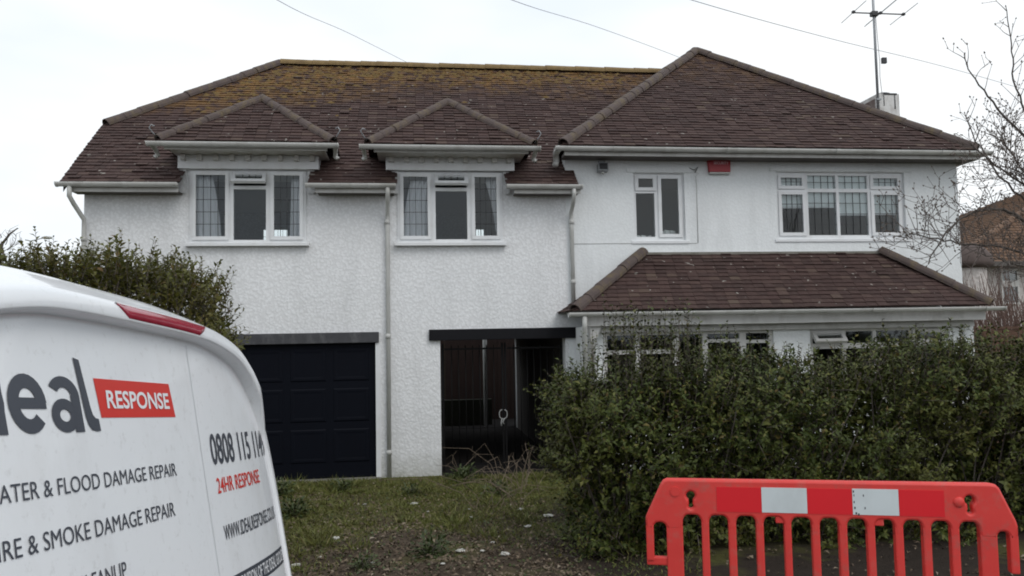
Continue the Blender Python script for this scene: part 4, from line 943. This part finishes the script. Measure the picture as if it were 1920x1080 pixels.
# right hedge
hR = thing('hedge', (4.8, 7.3, gzf(4.8, 7.3)), 'dark green clipped hedge behind the red barrier, loose shoots before the bay window', 'hedge')
hx0, hx1, hy0, hy1 = 1.34, 9.6, 6.75, 7.95
def topz(x): return np.interp(x, [1.1, 1.35, 1.6, 2.2, 3.0, 3.6, 4.4, 5.2, 6.0, 9.6], [1.20, 1.48, 1.64, 1.72, 1.68, 1.66, 1.74, 1.81, 1.85, 1.93])+.05*np.sin(x*4.7)+.03*np.sin(x*11.3)
def surf(nf, nt_, ne):
    x = rng.uniform(hx0, hx1, nf); v = rng.uniform(0, 1, nf)**.9; z = .08+v*(topz(x)-.08)
    front = np.stack([x, np.full(nf, hy0)+.16*smooth01(v, .8, 1)+.08*(1-smooth01(v, 0, .25)), z], 1); nfv = np.tile([0, -1, .25], (nf, 1)); nfv[:, 2] += smooth01(v, .75, 1)*1.2
    x = rng.uniform(hx0, hx1, nt_); y = rng.uniform(hy0+.05, hy1, nt_); top = np.stack([x, y, topz(x)], 1); ntv = np.tile([0, -.2, 1.0], (nt_, 1))
    y = rng.uniform(hy0, hy1, ne); v = rng.uniform(0, 1, ne); end = np.stack([hx0+.16*(1-smooth01(v, .0, .45))+.10*smooth01(v, .85, 1)+.10*smooth01(np.abs(y-7.3), .3, .65), y, .16+v*(1.6-.16)], 1); nev = np.tile([-1, 0, .3], (ne, 1))
    P = np.vstack([front, top, end]); Nv = unit(np.vstack([nfv, ntv, nev]).astype(float)); return P, Nv
P, Nv = surf(4300, 1900, 900)
P = P+Nv*(.24*lump(P))[:, None]-Nv*rng.uniform(.05, .30, (len(P), 1))
d = unit(Nv*.7+np.array([0, 0, .55])+rng.normal(0, .42, P.shape)); ln = rng.uniform(.12, .36, len(P))
thin = np.sin(P[:, 0]*1.9+P[:, 2]*2.6)+np.sin(P[:, 0]*3.7-P[:, 2]*4.0+1.2)+rng.normal(0, .5, len(P)) > -1.15
P, d, ln = P[thin], d[thin], ln[thin]
shoots(P, d, ln, 13, .062, MT['privet'], MT['twig'], hR)
n = 66000                                            # leaves deeper inside the hedge
P = np.stack([rng.uniform(hx0+.15, hx1, n), rng.uniform(hy0+.36, hy1-.1, n), rng.uniform(.1, 1, n)], 1); P[:, 2] = .08+P[:, 2]*(topz(P[:, 0])-.2)
leaves('inner_leaves', P, rng.normal(size=(n, 3)), rng.normal(size=(n, 3)), rng.uniform(.05, .08, n), rng.uniform(.03, .045, n), MT['privet'], hR)['kind'] = 'stuff'
n = 420; P = np.stack([rng.uniform(hx0+.2, hx1, n), rng.uniform(7.05, 7.7, n), np.full(n, .05)], 1); Q = P+np.stack([rng.normal(0, .3, n), rng.normal(0, .22, n), rng.uniform(.8, 1.6, n)], 1)
stems('branches', P, Q, .011, MT['bark'], hR)
# tall soft shoots rising from the top
def tall(xs_, ys_, z0, z1, parent, ml, per, ll, lean=.08):
    n = len(xs_); base = np.stack([xs_, ys_, z0], 1); tip = np.stack([xs_+rng.normal(0, lean, n), ys_+rng.normal(0, lean, n), z1], 1); dd = tip-base; l_ = np.linalg.norm(dd, axis=1)
    return shoots(base, dd/l_[:, None], l_, per, ll, ml, MT['twig'], parent, .35, 'shoot_leaves')
n = 150; x = np.concatenate([rng.normal(1.95, .16, 34), rng.uniform(1.55, 3.1, 58), rng.normal(2.45, .22, 50), rng.normal(1.58, .05, 8)])
tall(x, rng.uniform(6.95, 7.5, n), topz(x)-.3, topz(x)+np.where(np.abs(x-2.2) < .5, rng.uniform(.18, .74, n), rng.uniform(.10, .45, n)), hR, MT['privet'], 22, .060)
n = 160; x = rng.uniform(3.0, 9.4, n); tall(x, rng.uniform(6.95, 7.7, n), topz(x)-.25, topz(x)+rng.uniform(-.02, .22, n), hR, MT['privet'], 11, .05)

# left hedge: a taller, rounder privet between the drive and the road
hL = thing('hedge', (-3.2, 7.0, gzf(-3, 7)), 'tall olive green bushy hedge rising above the white van, with upright leafy tips', 'hedge')
cxL, cyL, rx, rY = -3.75, 7.2, 2.42, .75
def topL(x): return np.interp(x, [-6.5, -3.2, -2.9, -2.45, -2.1, -1.85, -1.65, -1.5, -1.4], [2.76, 2.70, 2.70, 2.74, 2.64, 2.52, 2.32, 2.05, 1.7])
def surfL(nf, nt_, ne):
    x = rng.uniform(-6.5, -1.6, nf); v = rng.uniform(.0, 1, nf); z = .2+v*(topL(x)-.2)
    f_ = np.stack([x, 6.5+.25*smooth01(v, .75, 1)+.35*smooth01(x, -2.0, -1.3), z], 1); fn = np.tile([0, -1, .3], (nf, 1)).astype(float); fn[:, 0] += smooth01(x, -2.2, -1.4)
    x = rng.uniform(-6.5, -1.65, nt_); t_ = np.stack([x, rng.uniform(6.6, 7.9, nt_), topL(x)], 1); tn = np.tile([0, 0, 1.0], (nt_, 1)); tn[:, 0] += smooth01(x, -2.2, -1.4)*.8
    v = rng.uniform(0, 1, ne); zz = .2+v*2.0; xe = np.interp(zz, [0, .8, 1.6, 2.0, 2.3, 2.6], [-1.68, -1.60, -1.58, -1.63, -1.74, -2.05]); e_ = np.stack([xe, rng.uniform(6.7, 7.8, ne), zz], 1); en = np.tile([1.0, 0, .3], (ne, 1))
    return np.vstack([f_, t_, e_]), unit(np.vstack([fn, tn, en]))
P, Nv = surfL(2700, 1500, 1300); P = P+Nv*(.10*lump(P+2))[:, None]-Nv*rng.uniform(.03, .28, (len(P), 1))
d = unit(Nv*.55+np.array([0, 0, .8])+rng.normal(0, .36, P.shape)); shoots(P, d, rng.uniform(.16, .36, len(P)), 13, .06, MT['privetL'], MT['twig'], hL)
n = 26000; P = np.stack([rng.uniform(-6.4, -1.66, n), rng.uniform(6.75, 7.7, n), rng.uniform(0, 1, n)], 1); P[:, 2] = .15+P[:, 2]*(topL(P[:, 0])-.22)
leaves('inner_leaves', P, rng.normal(size=(n, 3)), rng.normal(size=(n, 3)), rng.uniform(.05, .08, n), rng.uniform(.03, .045, n), MT['privetL'], hL)['kind'] = 'stuff'
n = 90; x = np.concatenate([rng.uniform(-3.6, -1.75, 62), rng.uniform(-6.3, -3.5, 28)])
tall(x, rng.uniform(6.6, 7.6, n), topL(x)-.25, topL(x)+np.where(x > -2.6, rng.uniform(.02, .27, n), rng.uniform(.0, .2, n)), hL, MT['privetL'], 16, .075, .05)
x = np.array([-2.38, -2.62, -2.40]); tall(x, np.array([6.9, 6.9, 6.95]), topL(x)-.2, np.array([3.04, 2.90, 2.97]), hL, MT['privetL'], 15, .075, .02)
n = 160; P = np.stack([rng.uniform(-6.2, -1.7, n), rng.uniform(6.9, 7.5, n), np.full(n, .05)], 1); Q = P+np.stack([rng.normal(0, .2, n), rng.normal(0, .15, n), rng.uniform(1.5, 2.4, n)], 1)
stems('branches', P, Q, .011, MT['bark'], hL)

# bare tree on the right
class Tree:
    def __init__(s): s.big = MB(); s.fine = MB(); s.bud = MB()
    def limb(s, pts, r0_, r1, fine=False):
        (s.fine if fine else s.big).tube(pts, list(np.linspace(r0_, r1, len(pts))), 4 if fine else 6, False)
    def twig(s, p, d, L_, r, depth, rnd):
        n = max(3, int(L_/.07)); pts = [Vector(p)]; d = Vector(d).normalized(); kids = []
        for i in range(n):
            d = (d+Vector((rnd.gauss(0, .13), rnd.gauss(0, .13), rnd.gauss(.05, .12)))).normalized(); pts.append(pts[-1]+d*(L_/n))
            if depth > 0 and i > 0 and rnd.random() < .62: kids.append((pts[-1].copy(), d.copy()))
            elif rnd.random() < .45: s.buds(pts[-1], d, rnd, .6)
        s.limb(pts, r, max(.0022, r*.4), True); s.buds(pts[-1], d, rnd, 1.0)
        for q, dd in kids:
            side = dd.orthogonal().normalized(); side.rotate(Matrix.Rotation(rnd.uniform(0, 6.28), 3, dd))
            s.twig(q, dd*.65+side*.85+Vector((0, 0, .18)), L_*rnd.uniform(.3, .58), max(.0022, r*.6), depth-1, rnd)
    def buds(s, p, d, rnd, k):
        r = rnd.uniform(.007, .012)*k; q = Vector(p)+d*r
        a = d.orthogonal().normalized()*r; c = d.cross(a); i = len(s.bud.v)
        s.bud.v += [tuple(q+a), tuple(q+c), tuple(q-a), tuple(q-c), tuple(q+d*r*2.2), tuple(q-d*r)]
        s.bud.f += [(i, i+1, i+4), (i+1, i+2, i+4), (i+2, i+3, i+4), (i+3, i, i+4), (i+1, i, i+5), (i+2, i+1, i+5), (i+3, i+2, i+5), (i, i+3, i+5)]
tr = thing('bare_tree', (7.95, 8.7, gzf(7.9, 8.7)), 'bare leafless tree with budding twigs reaching over the right corner of the house', 'tree')
T1 = Tree(); rnd = random.Random(4)
T1.limb([(7.95, 8.7, .05), (7.97, 8.68, 1.0), (7.9, 8.7, 2.0), (7.95, 8.72, 2.9), (7.9, 8.68, 3.6), (7.85, 8.66, 4.3)], .085, .03)
limbs = [([(7.93, 8.7, 2.6), (7.5, 8.62, 3.12), (7.1, 8.58, 3.42), (6.7, 8.55, 3.48), (6.35, 8.52, 3.36), (6.08, 8.5, 3.10), (5.92, 8.5, 2.86)], .024, .006),
         ([(7.93, 8.7, 2.4), (7.55, 8.75, 2.85), (7.15, 8.8, 3.05), (6.7, 8.82, 3.10), (6.25, 8.8, 3.16), (5.86, 8.78, 3.22)], .018, .006),
         ([(7.9, 8.68, 3.5), (7.55, 8.6, 4.05), (7.36, 8.58, 4.55), (7.22, 8.6, 5.05), (7.2, 8.6, 5.5), (7.16, 8.6, 5.95)], .018, .005),
         ([(7.87, 8.67, 4.0), (7.45, 8.7, 4.35), (7.1, 8.75, 4.75), (6.82, 8.75, 5.1), (6.72, 8.78, 5.4)], .02, .005),
         ([(7.93, 8.7, 2.8), (7.6, 8.5, 3.25), (7.3, 8.45, 3.7), (7.05, 8.4, 3.9), (6.85, 8.4, 3.95)], .018, .005), ([(7.93, 8.7, 2.2), (7.6, 8.5, 2.5), (7.2, 8.45, 2.75), (6.8, 8.4, 2.85), (6.45, 8.4, 2.95)], .016, .005), ([(7.9, 8.7, 3.1), (7.7, 8.9, 3.7), (7.5, 9.0, 4.2), (7.3, 9.0, 4.5)], .016, .005),
         ([(7.9, 8.7, 3.2), (7.5, 8.55, 3.6), (7.1, 8.5, 3.82), (6.75, 8.5, 4.05), (6.52, 8.5, 4.25)], .02, .005),
         ([(7.92, 8.7, 2.9), (7.6, 8.85, 3.5), (7.25, 8.95, 3.95), (7.0, 9.0, 4.4), (6.85, 9.0, 4.75)], .02, .005),
         ([(7.9, 8.7, 3.4), (8.2, 8.6, 4.2), (8.4, 8.6, 5.0), (8.5, 8.6, 5.6)], .028, .006), ([(7.85, 8.66, 4.2), (7.75, 8.6, 4.9), (7.6, 8.6, 5.6)], .02, .005), ([(7.93, 8.7, 2.2), (8.5, 8.8, 2.9), (9.0, 8.9, 3.3)], .03, .006)]
for pts, ra, rb in limbs:
    PV = [Vector(p) for p in pts]; fine_pts = []
    for i in range(len(PV)-1):
        a, b_, c, d_ = PV[max(0, i-1)], PV[i], PV[i+1], PV[min(len(PV)-1, i+2)]
        for k in range(5):
            t_ = k/5; fine_pts.append(.5*(2*b_+(c-a)*t_+(2*a-5*b_+4*c-d_)*t_*t_+(3*b_-a-3*c+d_)*t_**3)+Vector((rnd.gauss(0, .008), rnd.gauss(0, .008), rnd.gauss(0, .008))))
    fine_pts.append(PV[-1]); T1.limb(fine_pts, ra, rb)
    T1.buds(fine_pts[-1], (fine_pts[-1]-fine_pts[-2]).normalized(), rnd, 1.2)
    upr = pts[-1][2] > 4.6
    for i in range(3, len(fine_pts)-1):
      for _k in range(1 if upr else 2):
        if rnd.random() < (.55 if upr else .97):
            dd = (fine_pts[i+1]-fine_pts[i-1]).normalized(); side = dd.orthogonal().normalized(); side.rotate(Matrix.Rotation(rnd.uniform(0, 6.28), 3, dd))
            T1.twig(fine_pts[i], dd*.55+side*.9+Vector((0, 0, .25)), rnd.uniform(.16, .36 if upr else .62), .0048, 1 if upr else 2, rnd)
T1.big.build('trunk', MT['bark'], tr, True); T1.fine.build('twigs', MT['twig'], tr)['kind'] = 'stuff'; T1.bud.build('buds', MT['bud'], tr)['kind'] = 'stuff'

# twiggy shrub in front of the neighbouring house
sh = thing('bare_shrub', (14.0, 16.0, 0), 'bare reddish shrub of many upright twigs in front of the neighbouring house', 'shrub')
b = MB(); rnd = random.Random(9)
for i in range(520):
    x = rnd.uniform(11.9, 17.5); p = Vector((x, rnd.uniform(15.4, 17.2), 0)); lean = (x-12.6)*-.08+rnd.gauss(-.05, .22); h_ = rnd.uniform(1.8, 3.5)
    b.tube([p, p+Vector((lean*.25, 0, h_*.4)), p+Vector((lean*.7, rnd.gauss(0, .1), h_*.75)), p+Vector((lean*1.3, rnd.gauss(0, .2), h_))], [.016, .013, .009, .004], 3, False)
    for k in range(3):
        q = p+Vector((lean*.6, 0, h_*rnd.uniform(.45, .8))); b.tube([q, q+Vector((rnd.gauss(0, .2), rnd.gauss(0, .12), rnd.uniform(.25, .7)))], [.007, .003], 3, False)
b.build('twigs', MT['redtwig'], sh)['kind'] = 'stuff'

# neighbouring house
nb = thing('house', (19, 24, 0), 'neighbouring house with brown tiled roof and pale pebbledash behind bare twigs', 'house')
NW = roughcast('pebbledash_pale', (.58, .535, .51), 9, .8, .03)
NT = plain('neighbour_tile', (.150, .085, .050), .85, .3, 3, .4, 30, dirt=(.070, .05, .036), dirt_amt=.6)
MB().box(15.1, 31.6, 20.6, 32, -.1, 3.95).build('wall', NW, nb)
b = MB(); ex0, ex1, ey0, ey1, ez_ = 14.75, 32, 20.25, 32.7, 3.92; hh = (ey1-ey0)/2; AXn, AYn, AZn = 25.0, 26.5, 7.95
b.add([(ex0, ey0, ez_), (ex1, ey0, ez_), (ex1, ey1, ez_), (ex0, ey1, ez_), (AXn, AYn, AZn), (ex1-1.0, AYn, AZn)], [(0, 1, 5, 4), (1, 2, 5), (2, 3, 4, 5), (3, 0, 4), (0, 3, 2, 1)])
nr = b.build('roof', NT, nb)
b = MB()
for k in range(1, 40):
    f_ = k/40.0; z = ez_+(AZn-ez_)*f_; yk = ey0+(AYn-ey0)*f_; b.box(ex0+(AXn-ex0)*f_, ex1-f_, yk-.03, yk+.03, z-.035, z+.022)
for k in range(1, 40):
    f_ = k/40.0; z = ez_+(AZn-ez_)*f_; xk = ex0+(AXn-ex0)*f_; b.box(xk-.04, xk+.04, ey0+(AYn-ey0)*f_, ey1-(ey1-AYn)*f_, z-.035, z+.022)
cs = b.build('tile_courses', NT, nr); cs['kind'] = 'stuff'
ridge_line(nr, (ex0, ey0, ez_+.05), (AXn, AYn, AZn+.06), NT, .12)
MB().box(14.7, 32, 20.12, 20.24, 3.80, 3.93).build('fascia', MT['soffit'], nb)
bw = MB()                                            # rounded bay with its swept tile roof at the near corner
K = 20
for i in range(K):
    a0, a1 = 2*math.pi*i/K, 2*math.pi*(i+1)/K
    bw.poly((15.15+.5*math.cos(a0), 20.2+.5*math.sin(a0), -.1), (15.15+.5*math.cos(a1), 20.2+.5*math.sin(a1), -.1), (15.15+.5*math.cos(a1), 20.2+.5*math.sin(a1), 3.75), (15.15+.5*math.cos(a0), 20.2+.5*math.sin(a0), 3.75))
bw.build('bay_wall', NW, nb, True)
b = MB(); prof = [(.40, 3.72), (.60, 3.74), (.68, 3.80), (.69, 3.9), (.62, 4.10), (.48, 4.28), (.26, 4.40), (.0, 4.44)]
for r_, z in prof:
    for i in range(K): b.v.append((15.15+r_*math.cos(2*math.pi*i/K), 20.2+r_*math.sin(2*math.pi*i/K), z))
for j in range(len(prof)-1):
    for i in range(K): b.f.append((j*K+i, j*K+(i+1) % K, (j+1)*K+(i+1) % K, (j+1)*K+i))
b.build('bay_roof', plain('bay_tile', (.085, .062, .055), .85, .3, 6, .4, 40), nb, True)
window((16.45, 17.0, 2.75, 3.75), 20.52, [(16.5, 16.95, 3.42, 3.70, 'fixed', 0, 0), (16.5, 16.95, 2.8, 3.25, 'fixed', 0, 0)], 'small dark window of the neighbouring house', False, parent=nb, mat=MT['trim'])
MB().box(16.47, 16.98, 20.57, 20.598, 2.77, 3.73).build('dark_backing', MT['black'], nb)  # black sheet behind the pane, stands in for the unlit room
# brown boundary fence
bf = thing('board_fence', (10.6, 13.2, 0), 'brown close-boarded fence beside the right corner of the house', 'fence')
for i in range(22):
    x = 9.35+i*.152; MB().box(x, x+.144, 13.2+.012*(i % 2), 13.222+.012*(i % 2), .05, 2.06+.012*math.sin(i*2.1)).build('board', MT['brownfence'], bf)
for z in (.4, 1.7): MB().box(9.35, 12.7, 13.236, 13.29, z, z+.09).build('rail', MT['brownfence'], bf)
MB().box(9.35, 12.7, 13.19, 13.26, 2.075, 2.11).build('capping', MT['brownfence'], bf)

# far things over the left hedge
lm = thing('street_lamp', (-17.75, 40, -.1), 'distant grey street lamp just visible above the left hedge', 'street lamp')
MB().tube([(-17.75, 40, -.1), (-17.75, 40, 7.0)], [.05, .035], 8).build('post', MT['metal'], lm, True); MB().tube([(-17.98, 40, 7.1), (-17.75, 40, 7.04), (-17.2, 40, 7.18)], .022, 6).build('arm', MT['metal'], lm, True)
b = MB(); b.sphere((-17.02, 40, 7.2), .26, 10, 6, (1, .5, .3)); b.build('lantern', MT['gutter'], lm, True)
ft = thing('bare_tree', (-15.0, 31, 0), 'distant bare forked tree showing faintly above the left hedge', 'tree')
T2 = Tree(); rnd = random.Random(21)
T2.limb([(-14.85, 31, 0), (-14.85, 31, 3), (-14.85, 31, 5.2), (-14.7, 31, 5.9)], .12, .05); T2.limb([(-14.8, 31, 5.3), (-14.95, 31, 5.9), (-15.0, 31, 6.35)], .05, .03); T2.limb([(-14.7, 31, 5.85), (-14.45, 31, 6.2), (-14.2, 31, 6.4)], .05, .02)
for k in range(14):
    T2.twig((-14.8+rnd.gauss(0, .15), 31, rnd.uniform(4.5, 6.1)), (rnd.gauss(0, .6), rnd.gauss(0, .4), .7), rnd.uniform(.4, .9), .015, 1, rnd)
T2.big.build('trunk', MT['bark'], ft, True); T2.fine.build('twigs', MT['twig'], ft)['kind'] = 'stuff'

# overhead cables
def cam_pt(px, py, Y):
    d_ = fw+rt*((px-960)/1500)+up*((540-py)/1500); return Vector((0, 0, 2.08))+d_*(Y/d_.y)
for pts, lab in ((((120, -260, 9), (520, 0, 14), (660, 65, 19), (800, 136, 26), (860, 168, 30)), 'overhead cable running down behind the long roof ridge'),
                 (((600, -150, 9), (960, 0, 13), (1118, 50, 17), (1275, 108, 21), (1400, 160, 24)), 'overhead cable passing behind the pointed roof of the taller wing'),
                 (((900, -130, 9), (1297, 0, 12), (1560, 73, 15), (1800, 133, 18), (2100, 220, 22)), 'overhead cable crossing behind the aerial towards the bare tree')):
    path = []; PV = [cam_pt(*p) for p in pts]
    for i in range(len(PV)-1):
        a, b_, c, d_ = PV[max(0, i-1)], PV[i], PV[i+1], PV[min(len(PV)-1, i+2)]
        for k in range(8): t_ = k/8; path.append(.5*(2*b_+(c-a)*t_+(2*a-5*b_+4*c-d_)*t_*t_+(3*b_-a-3*c+d_)*t_**3))
    o = MB().tube(path, .006, 6).build('overhead_cable', MT['metal'], None, True); tag(o, lab, 'cable', 'overhead cables')

# ------------------------------------------------------------------ the rough frontage
MT['deadleaf'] = leaf_mat('dead_leaf', [(0, (.045, .030, .020)), (.4, (.10, .070, .046)), (.75, (.16, .118, .080)), (.95, (.25, .20, .145)), (1, (.36, .31, .24))], .75, .25)
MT['grass'] = leaf_mat('grass_blade', [(0, (.06, .075, .013)), (.5, (.110, .132, .024)), (.85, (.165, .165, .042)), (1, (.25, .20, .09))], .55, .35)
MT['weed'] = leaf_mat('weed_leaf', [(0, (.034, .048, .014)), (.6, (.060, .085, .024)), (1, (.095, .115, .036))], .5, .4)
n = 30000; x = rng.uniform(-3.2, 9.5, n); y = 5.2+rng.beta(1.05, 1.6, n)*7.0; keep = (x < 1.4) | (rng.uniform(size=n) < .10); x, y = x[keep], y[keep]; n = len(x)
P = np.stack([x, y, gz(x, y)+rng.uniform(.004, .022, n)], 1); D = rng.normal(size=(n, 3)); D[:, 2] *= .35
o = leaves('leaf_litter', P, D, np.stack([rng.normal(0, .35, n), rng.normal(0, .35, n), np.ones(n)], 1), rng.uniform(.02, .062, n), rng.uniform(.013, .036, n), MT['deadleaf'], None, .6); tag(o, 'brown dead leaves scattered over the rough frontage', 'leaf litter', None, 'stuff')
def greenness(x, y): return .40+.35*np.sin(x*1.9+.6)*np.cos(y*1.3+x*.6)+.14*(y-8.9)+.35*np.exp(-((x-.9)**2/.5+(y-9.6)**2/1.2))+.35*np.exp(-((x+1.1)**2/.2+(y-9.5)**2/1.5))+.3*np.exp(-((x-.9)**2/.15+(y-7.6)**2/.4))
n = 60000; x = rng.uniform(-3.2, 2.3, n); y = rng.uniform(6.1, 12.25, n); keep = greenness(x, y)+rng.normal(0, .22, n) > .50; x, y = x[keep], y[keep]; n = len(x)
P = np.stack([x, y, gz(x, y)], 1); D = np.stack([rng.normal(0, .5, n), rng.normal(0, .5, n), np.ones(n)], 1)
o = leaves('grass', P, D, rng.normal(size=(n, 3)), rng.uniform(.02, .065, n), rng.uniform(.005, .010, n), MT['grass'], None, .9); tag(o, 'thin patchy grass growing through the dead leaves', 'grass', None, 'stuff')
n = 15000; x = rng.uniform(-3, 2.3, n); y = rng.uniform(6.1, 12.2, n); keep = (rng.uniform(size=n) < .30); x, y = x[keep], y[keep]; n = len(x)     # low mossy ground leaves
P = np.stack([x, y, gz(x, y)+.006], 1); D = rng.normal(size=(n, 3)); D[:, 2] = np.abs(D[:, 2])*.4
o = leaves('ground_cover', P, D, np.stack([rng.normal(0, .4, n), rng.normal(0, .4, n), np.ones(n)], 1), rng.uniform(.02, .045, n), rng.uniform(.015, .03, n), MT['weed'], None, .4); tag(o, 'small green ground cover leaves among the litter', 'ground cover', None, 'stuff')
nt_ = 230; tx = rng.uniform(-3, 2.0, nt_); ty = rng.uniform(6.2, 12.1, nt_); kp = greenness(tx, ty)+rng.normal(0, .18, nt_) > .38; tx, ty = tx[kp], ty[kp]; nt_ = len(tx); per = 46
sz = rng.uniform(.6, 1.5, nt_)[:, None]; ox = rng.normal(0, .055, (nt_, per))*sz; oy = rng.normal(0, .055, (nt_, per))*sz; x = (tx[:, None]+ox).ravel(); y = (ty[:, None]+oy).ravel(); n = len(x)
P = np.stack([x, y, gz(x, y)-.004], 1); D = np.stack([(ox*7).ravel()+rng.normal(0, .3, n), (oy*7).ravel()+rng.normal(0, .3, n), np.ones(n)], 1)
o = leaves('grass_tufts', P, D, rng.normal(size=(n, 3)), (rng.uniform(.05, .12, (nt_, per))*sz).ravel(), rng.uniform(.007, .014, n), MT['grass'], None, 1.2); tag(o, 'longer tufts of rough grass across the frontage', 'grass', None, 'stuff')
def weed(x, y, s, lab, grp, seed, spread=1.0):
    r_ = np.random.default_rng(seed); z = gzf(x, y); tt = thing('weed', (x, y, z), lab, 'weed', grp); m_ = int(190*s)
    D = np.stack([r_.normal(0, .8*spread, m_), r_.normal(0, .8*spread, m_), np.abs(r_.normal(.55, .4, m_))], 1)
    P = np.array([x, y, z])+unit(D)*r_.uniform(.0, .15*s, (m_, 1)); leaves('leaves', P, D, np.tile([0, 0, 1.0], (m_, 1))+r_.normal(0, .3, (m_, 3)), r_.uniform(.025, .06, m_)*s, r_.uniform(.014, .03, m_)*s, MT['weed'], tt, .6)
    Q = P[:10]; stems('stems', np.tile([x, y, z], (len(Q), 1)), Q+np.array([0, 0, .05]), .004, MT['twig'], tt)
for i, (x, y, s, lab) in enumerate(((.72, 11.6, 1.7, 'dark leafy weed clump in front of the passage'), (-.95, 11.3, 1.2, 'small weed clump before the garage door'), (-1.75, 11.0, 1.4, 'dark weed clump beside the rear of the van'),
    (-.02, 10.6, 1.0, 'low weed in the grass below the white pier'), (-1.35, 9.5, 1.5, 'broad green weed in the grass patch near the van'), (.15, 7.2, 1.3, 'dark upright weed among the dead leaves in the middle of the frontage'), (-.42, 6.9, .9, 'brownish low weed among the nearest dead leaves'), (1.05, 10.2, 1.3, 'green weed at the foot of the dry stems by the hedge'))):
    weed(x, y, s, lab, 'weeds on the frontage', 30+i)
MT['straw'] = plain('dry_stem', (.19, .145, .105), .8, .3, 20)
for i, (x, y, n_, h_, lab) in enumerate(((1.25, 10.4, 16, .75, 'tangle of dry reddish stems between the passage and the hedge'), (1.0, 9.2, 12, .5, 'pale dry stems arching out from the end of the hedge'), (.62, 12.05, 4, .5, 'few thin dry stalks standing before the dark gate'), (1.45, 11.4, 9, .7, 'dry stalks standing close to the gate by the hedge'))):
    r_ = random.Random(50+i); tt = thing('dry_stems', (x, y, gzf(x, y)), lab, 'dead stems', 'dry stems near the gate'); b = MB()
    for k in range(n_):
        p = Vector((x+r_.gauss(0, .16), y+r_.gauss(0, .16), gzf(x, y)-.01)); dx = r_.gauss(-.05, .25); hh_ = .8*h_*r_.uniform(.4, 1.1)
        b.tube([p, p+Vector((dx*.3, r_.gauss(0, .04), hh_*.5)), p+Vector((dx, r_.gauss(0, .06), hh_*.9)), p+Vector((dx*1.9, r_.gauss(0, .08), hh_*r_.uniform(.6, 1.05)))], [.0042, .0036, .003, .0018], 5, False)
        q = p+Vector((dx*.9, 0, hh_*.8)); b.tube([q, q+Vector((r_.gauss(0, .06), r_.gauss(0, .05), .08))], .002, 4, False)
    b.build('stalks', MT['straw'], tt)
MT['chalk'] = plain('chalk_stone', (.50, .49, .45), .9, .12, 15)
def scrap(x, y, s, seed, lab):
    r_ = random.Random(seed); b = MB(); z = gzf(x, y)+.012; s *= .8; b.sphere((x, y, z+.008*s), .035*s, 8, 5, (1.3, .8, .35))
    b.v = [(vx_+r_.gauss(0, .006*s), vy+r_.gauss(0, .006*s), vz+r_.gauss(0, .004*s)) for vx_, vy, vz in b.v]
    o = b.build('flint_stone', MT['chalk'], None); tag(o, lab, 'stone', 'pale stones on the frontage')
def on_ground(px, py):
    d_ = fw+rt*((px-960)/1500)+up*((540-py)/1500); t_ = 3.0
    for _ in range(400):
        p = Vector((0, 0, 2.08))+d_*t_
        if p.z < gzf(p.x, p.y): break
        t_ += .03
    return p.x, p.y
SL = 'small pale chalky stone lying among the leaves of the frontage'
for i, (px, py, s, lab) in enumerate(((777, 949, 1.5, 'largest pale stone, flat in the grass in front of the white pier'), (684, 949, .7, SL), (885, 974, 1.0, SL), (976, 958, 1.1, SL), (865, 1037, 1.3, 'broad pale stone on the bare soil in the middle of the frontage'), (947, 1043, 1.2, 'flat pale stone at the foot of the hedge end'),
    (630, 1013, 1.1, SL), (553, 1065, 1.2, 'pale stone just beside the tail of the van'), (990, 991, 1.0, SL), (1028, 971, 1.6, 'pale crumpled scrap at the end of the hedge'), (803, 962, .6, SL), (925, 1020, .7, SL), (880, 958, .5, SL), (600, 1050, .6, SL), (700, 1060, .6, SL), (905, 1036, .6, SL), (830, 1062, .6, SL))):
    x, y = on_ground(px, py); scrap(x, y, s, 80+i, lab)
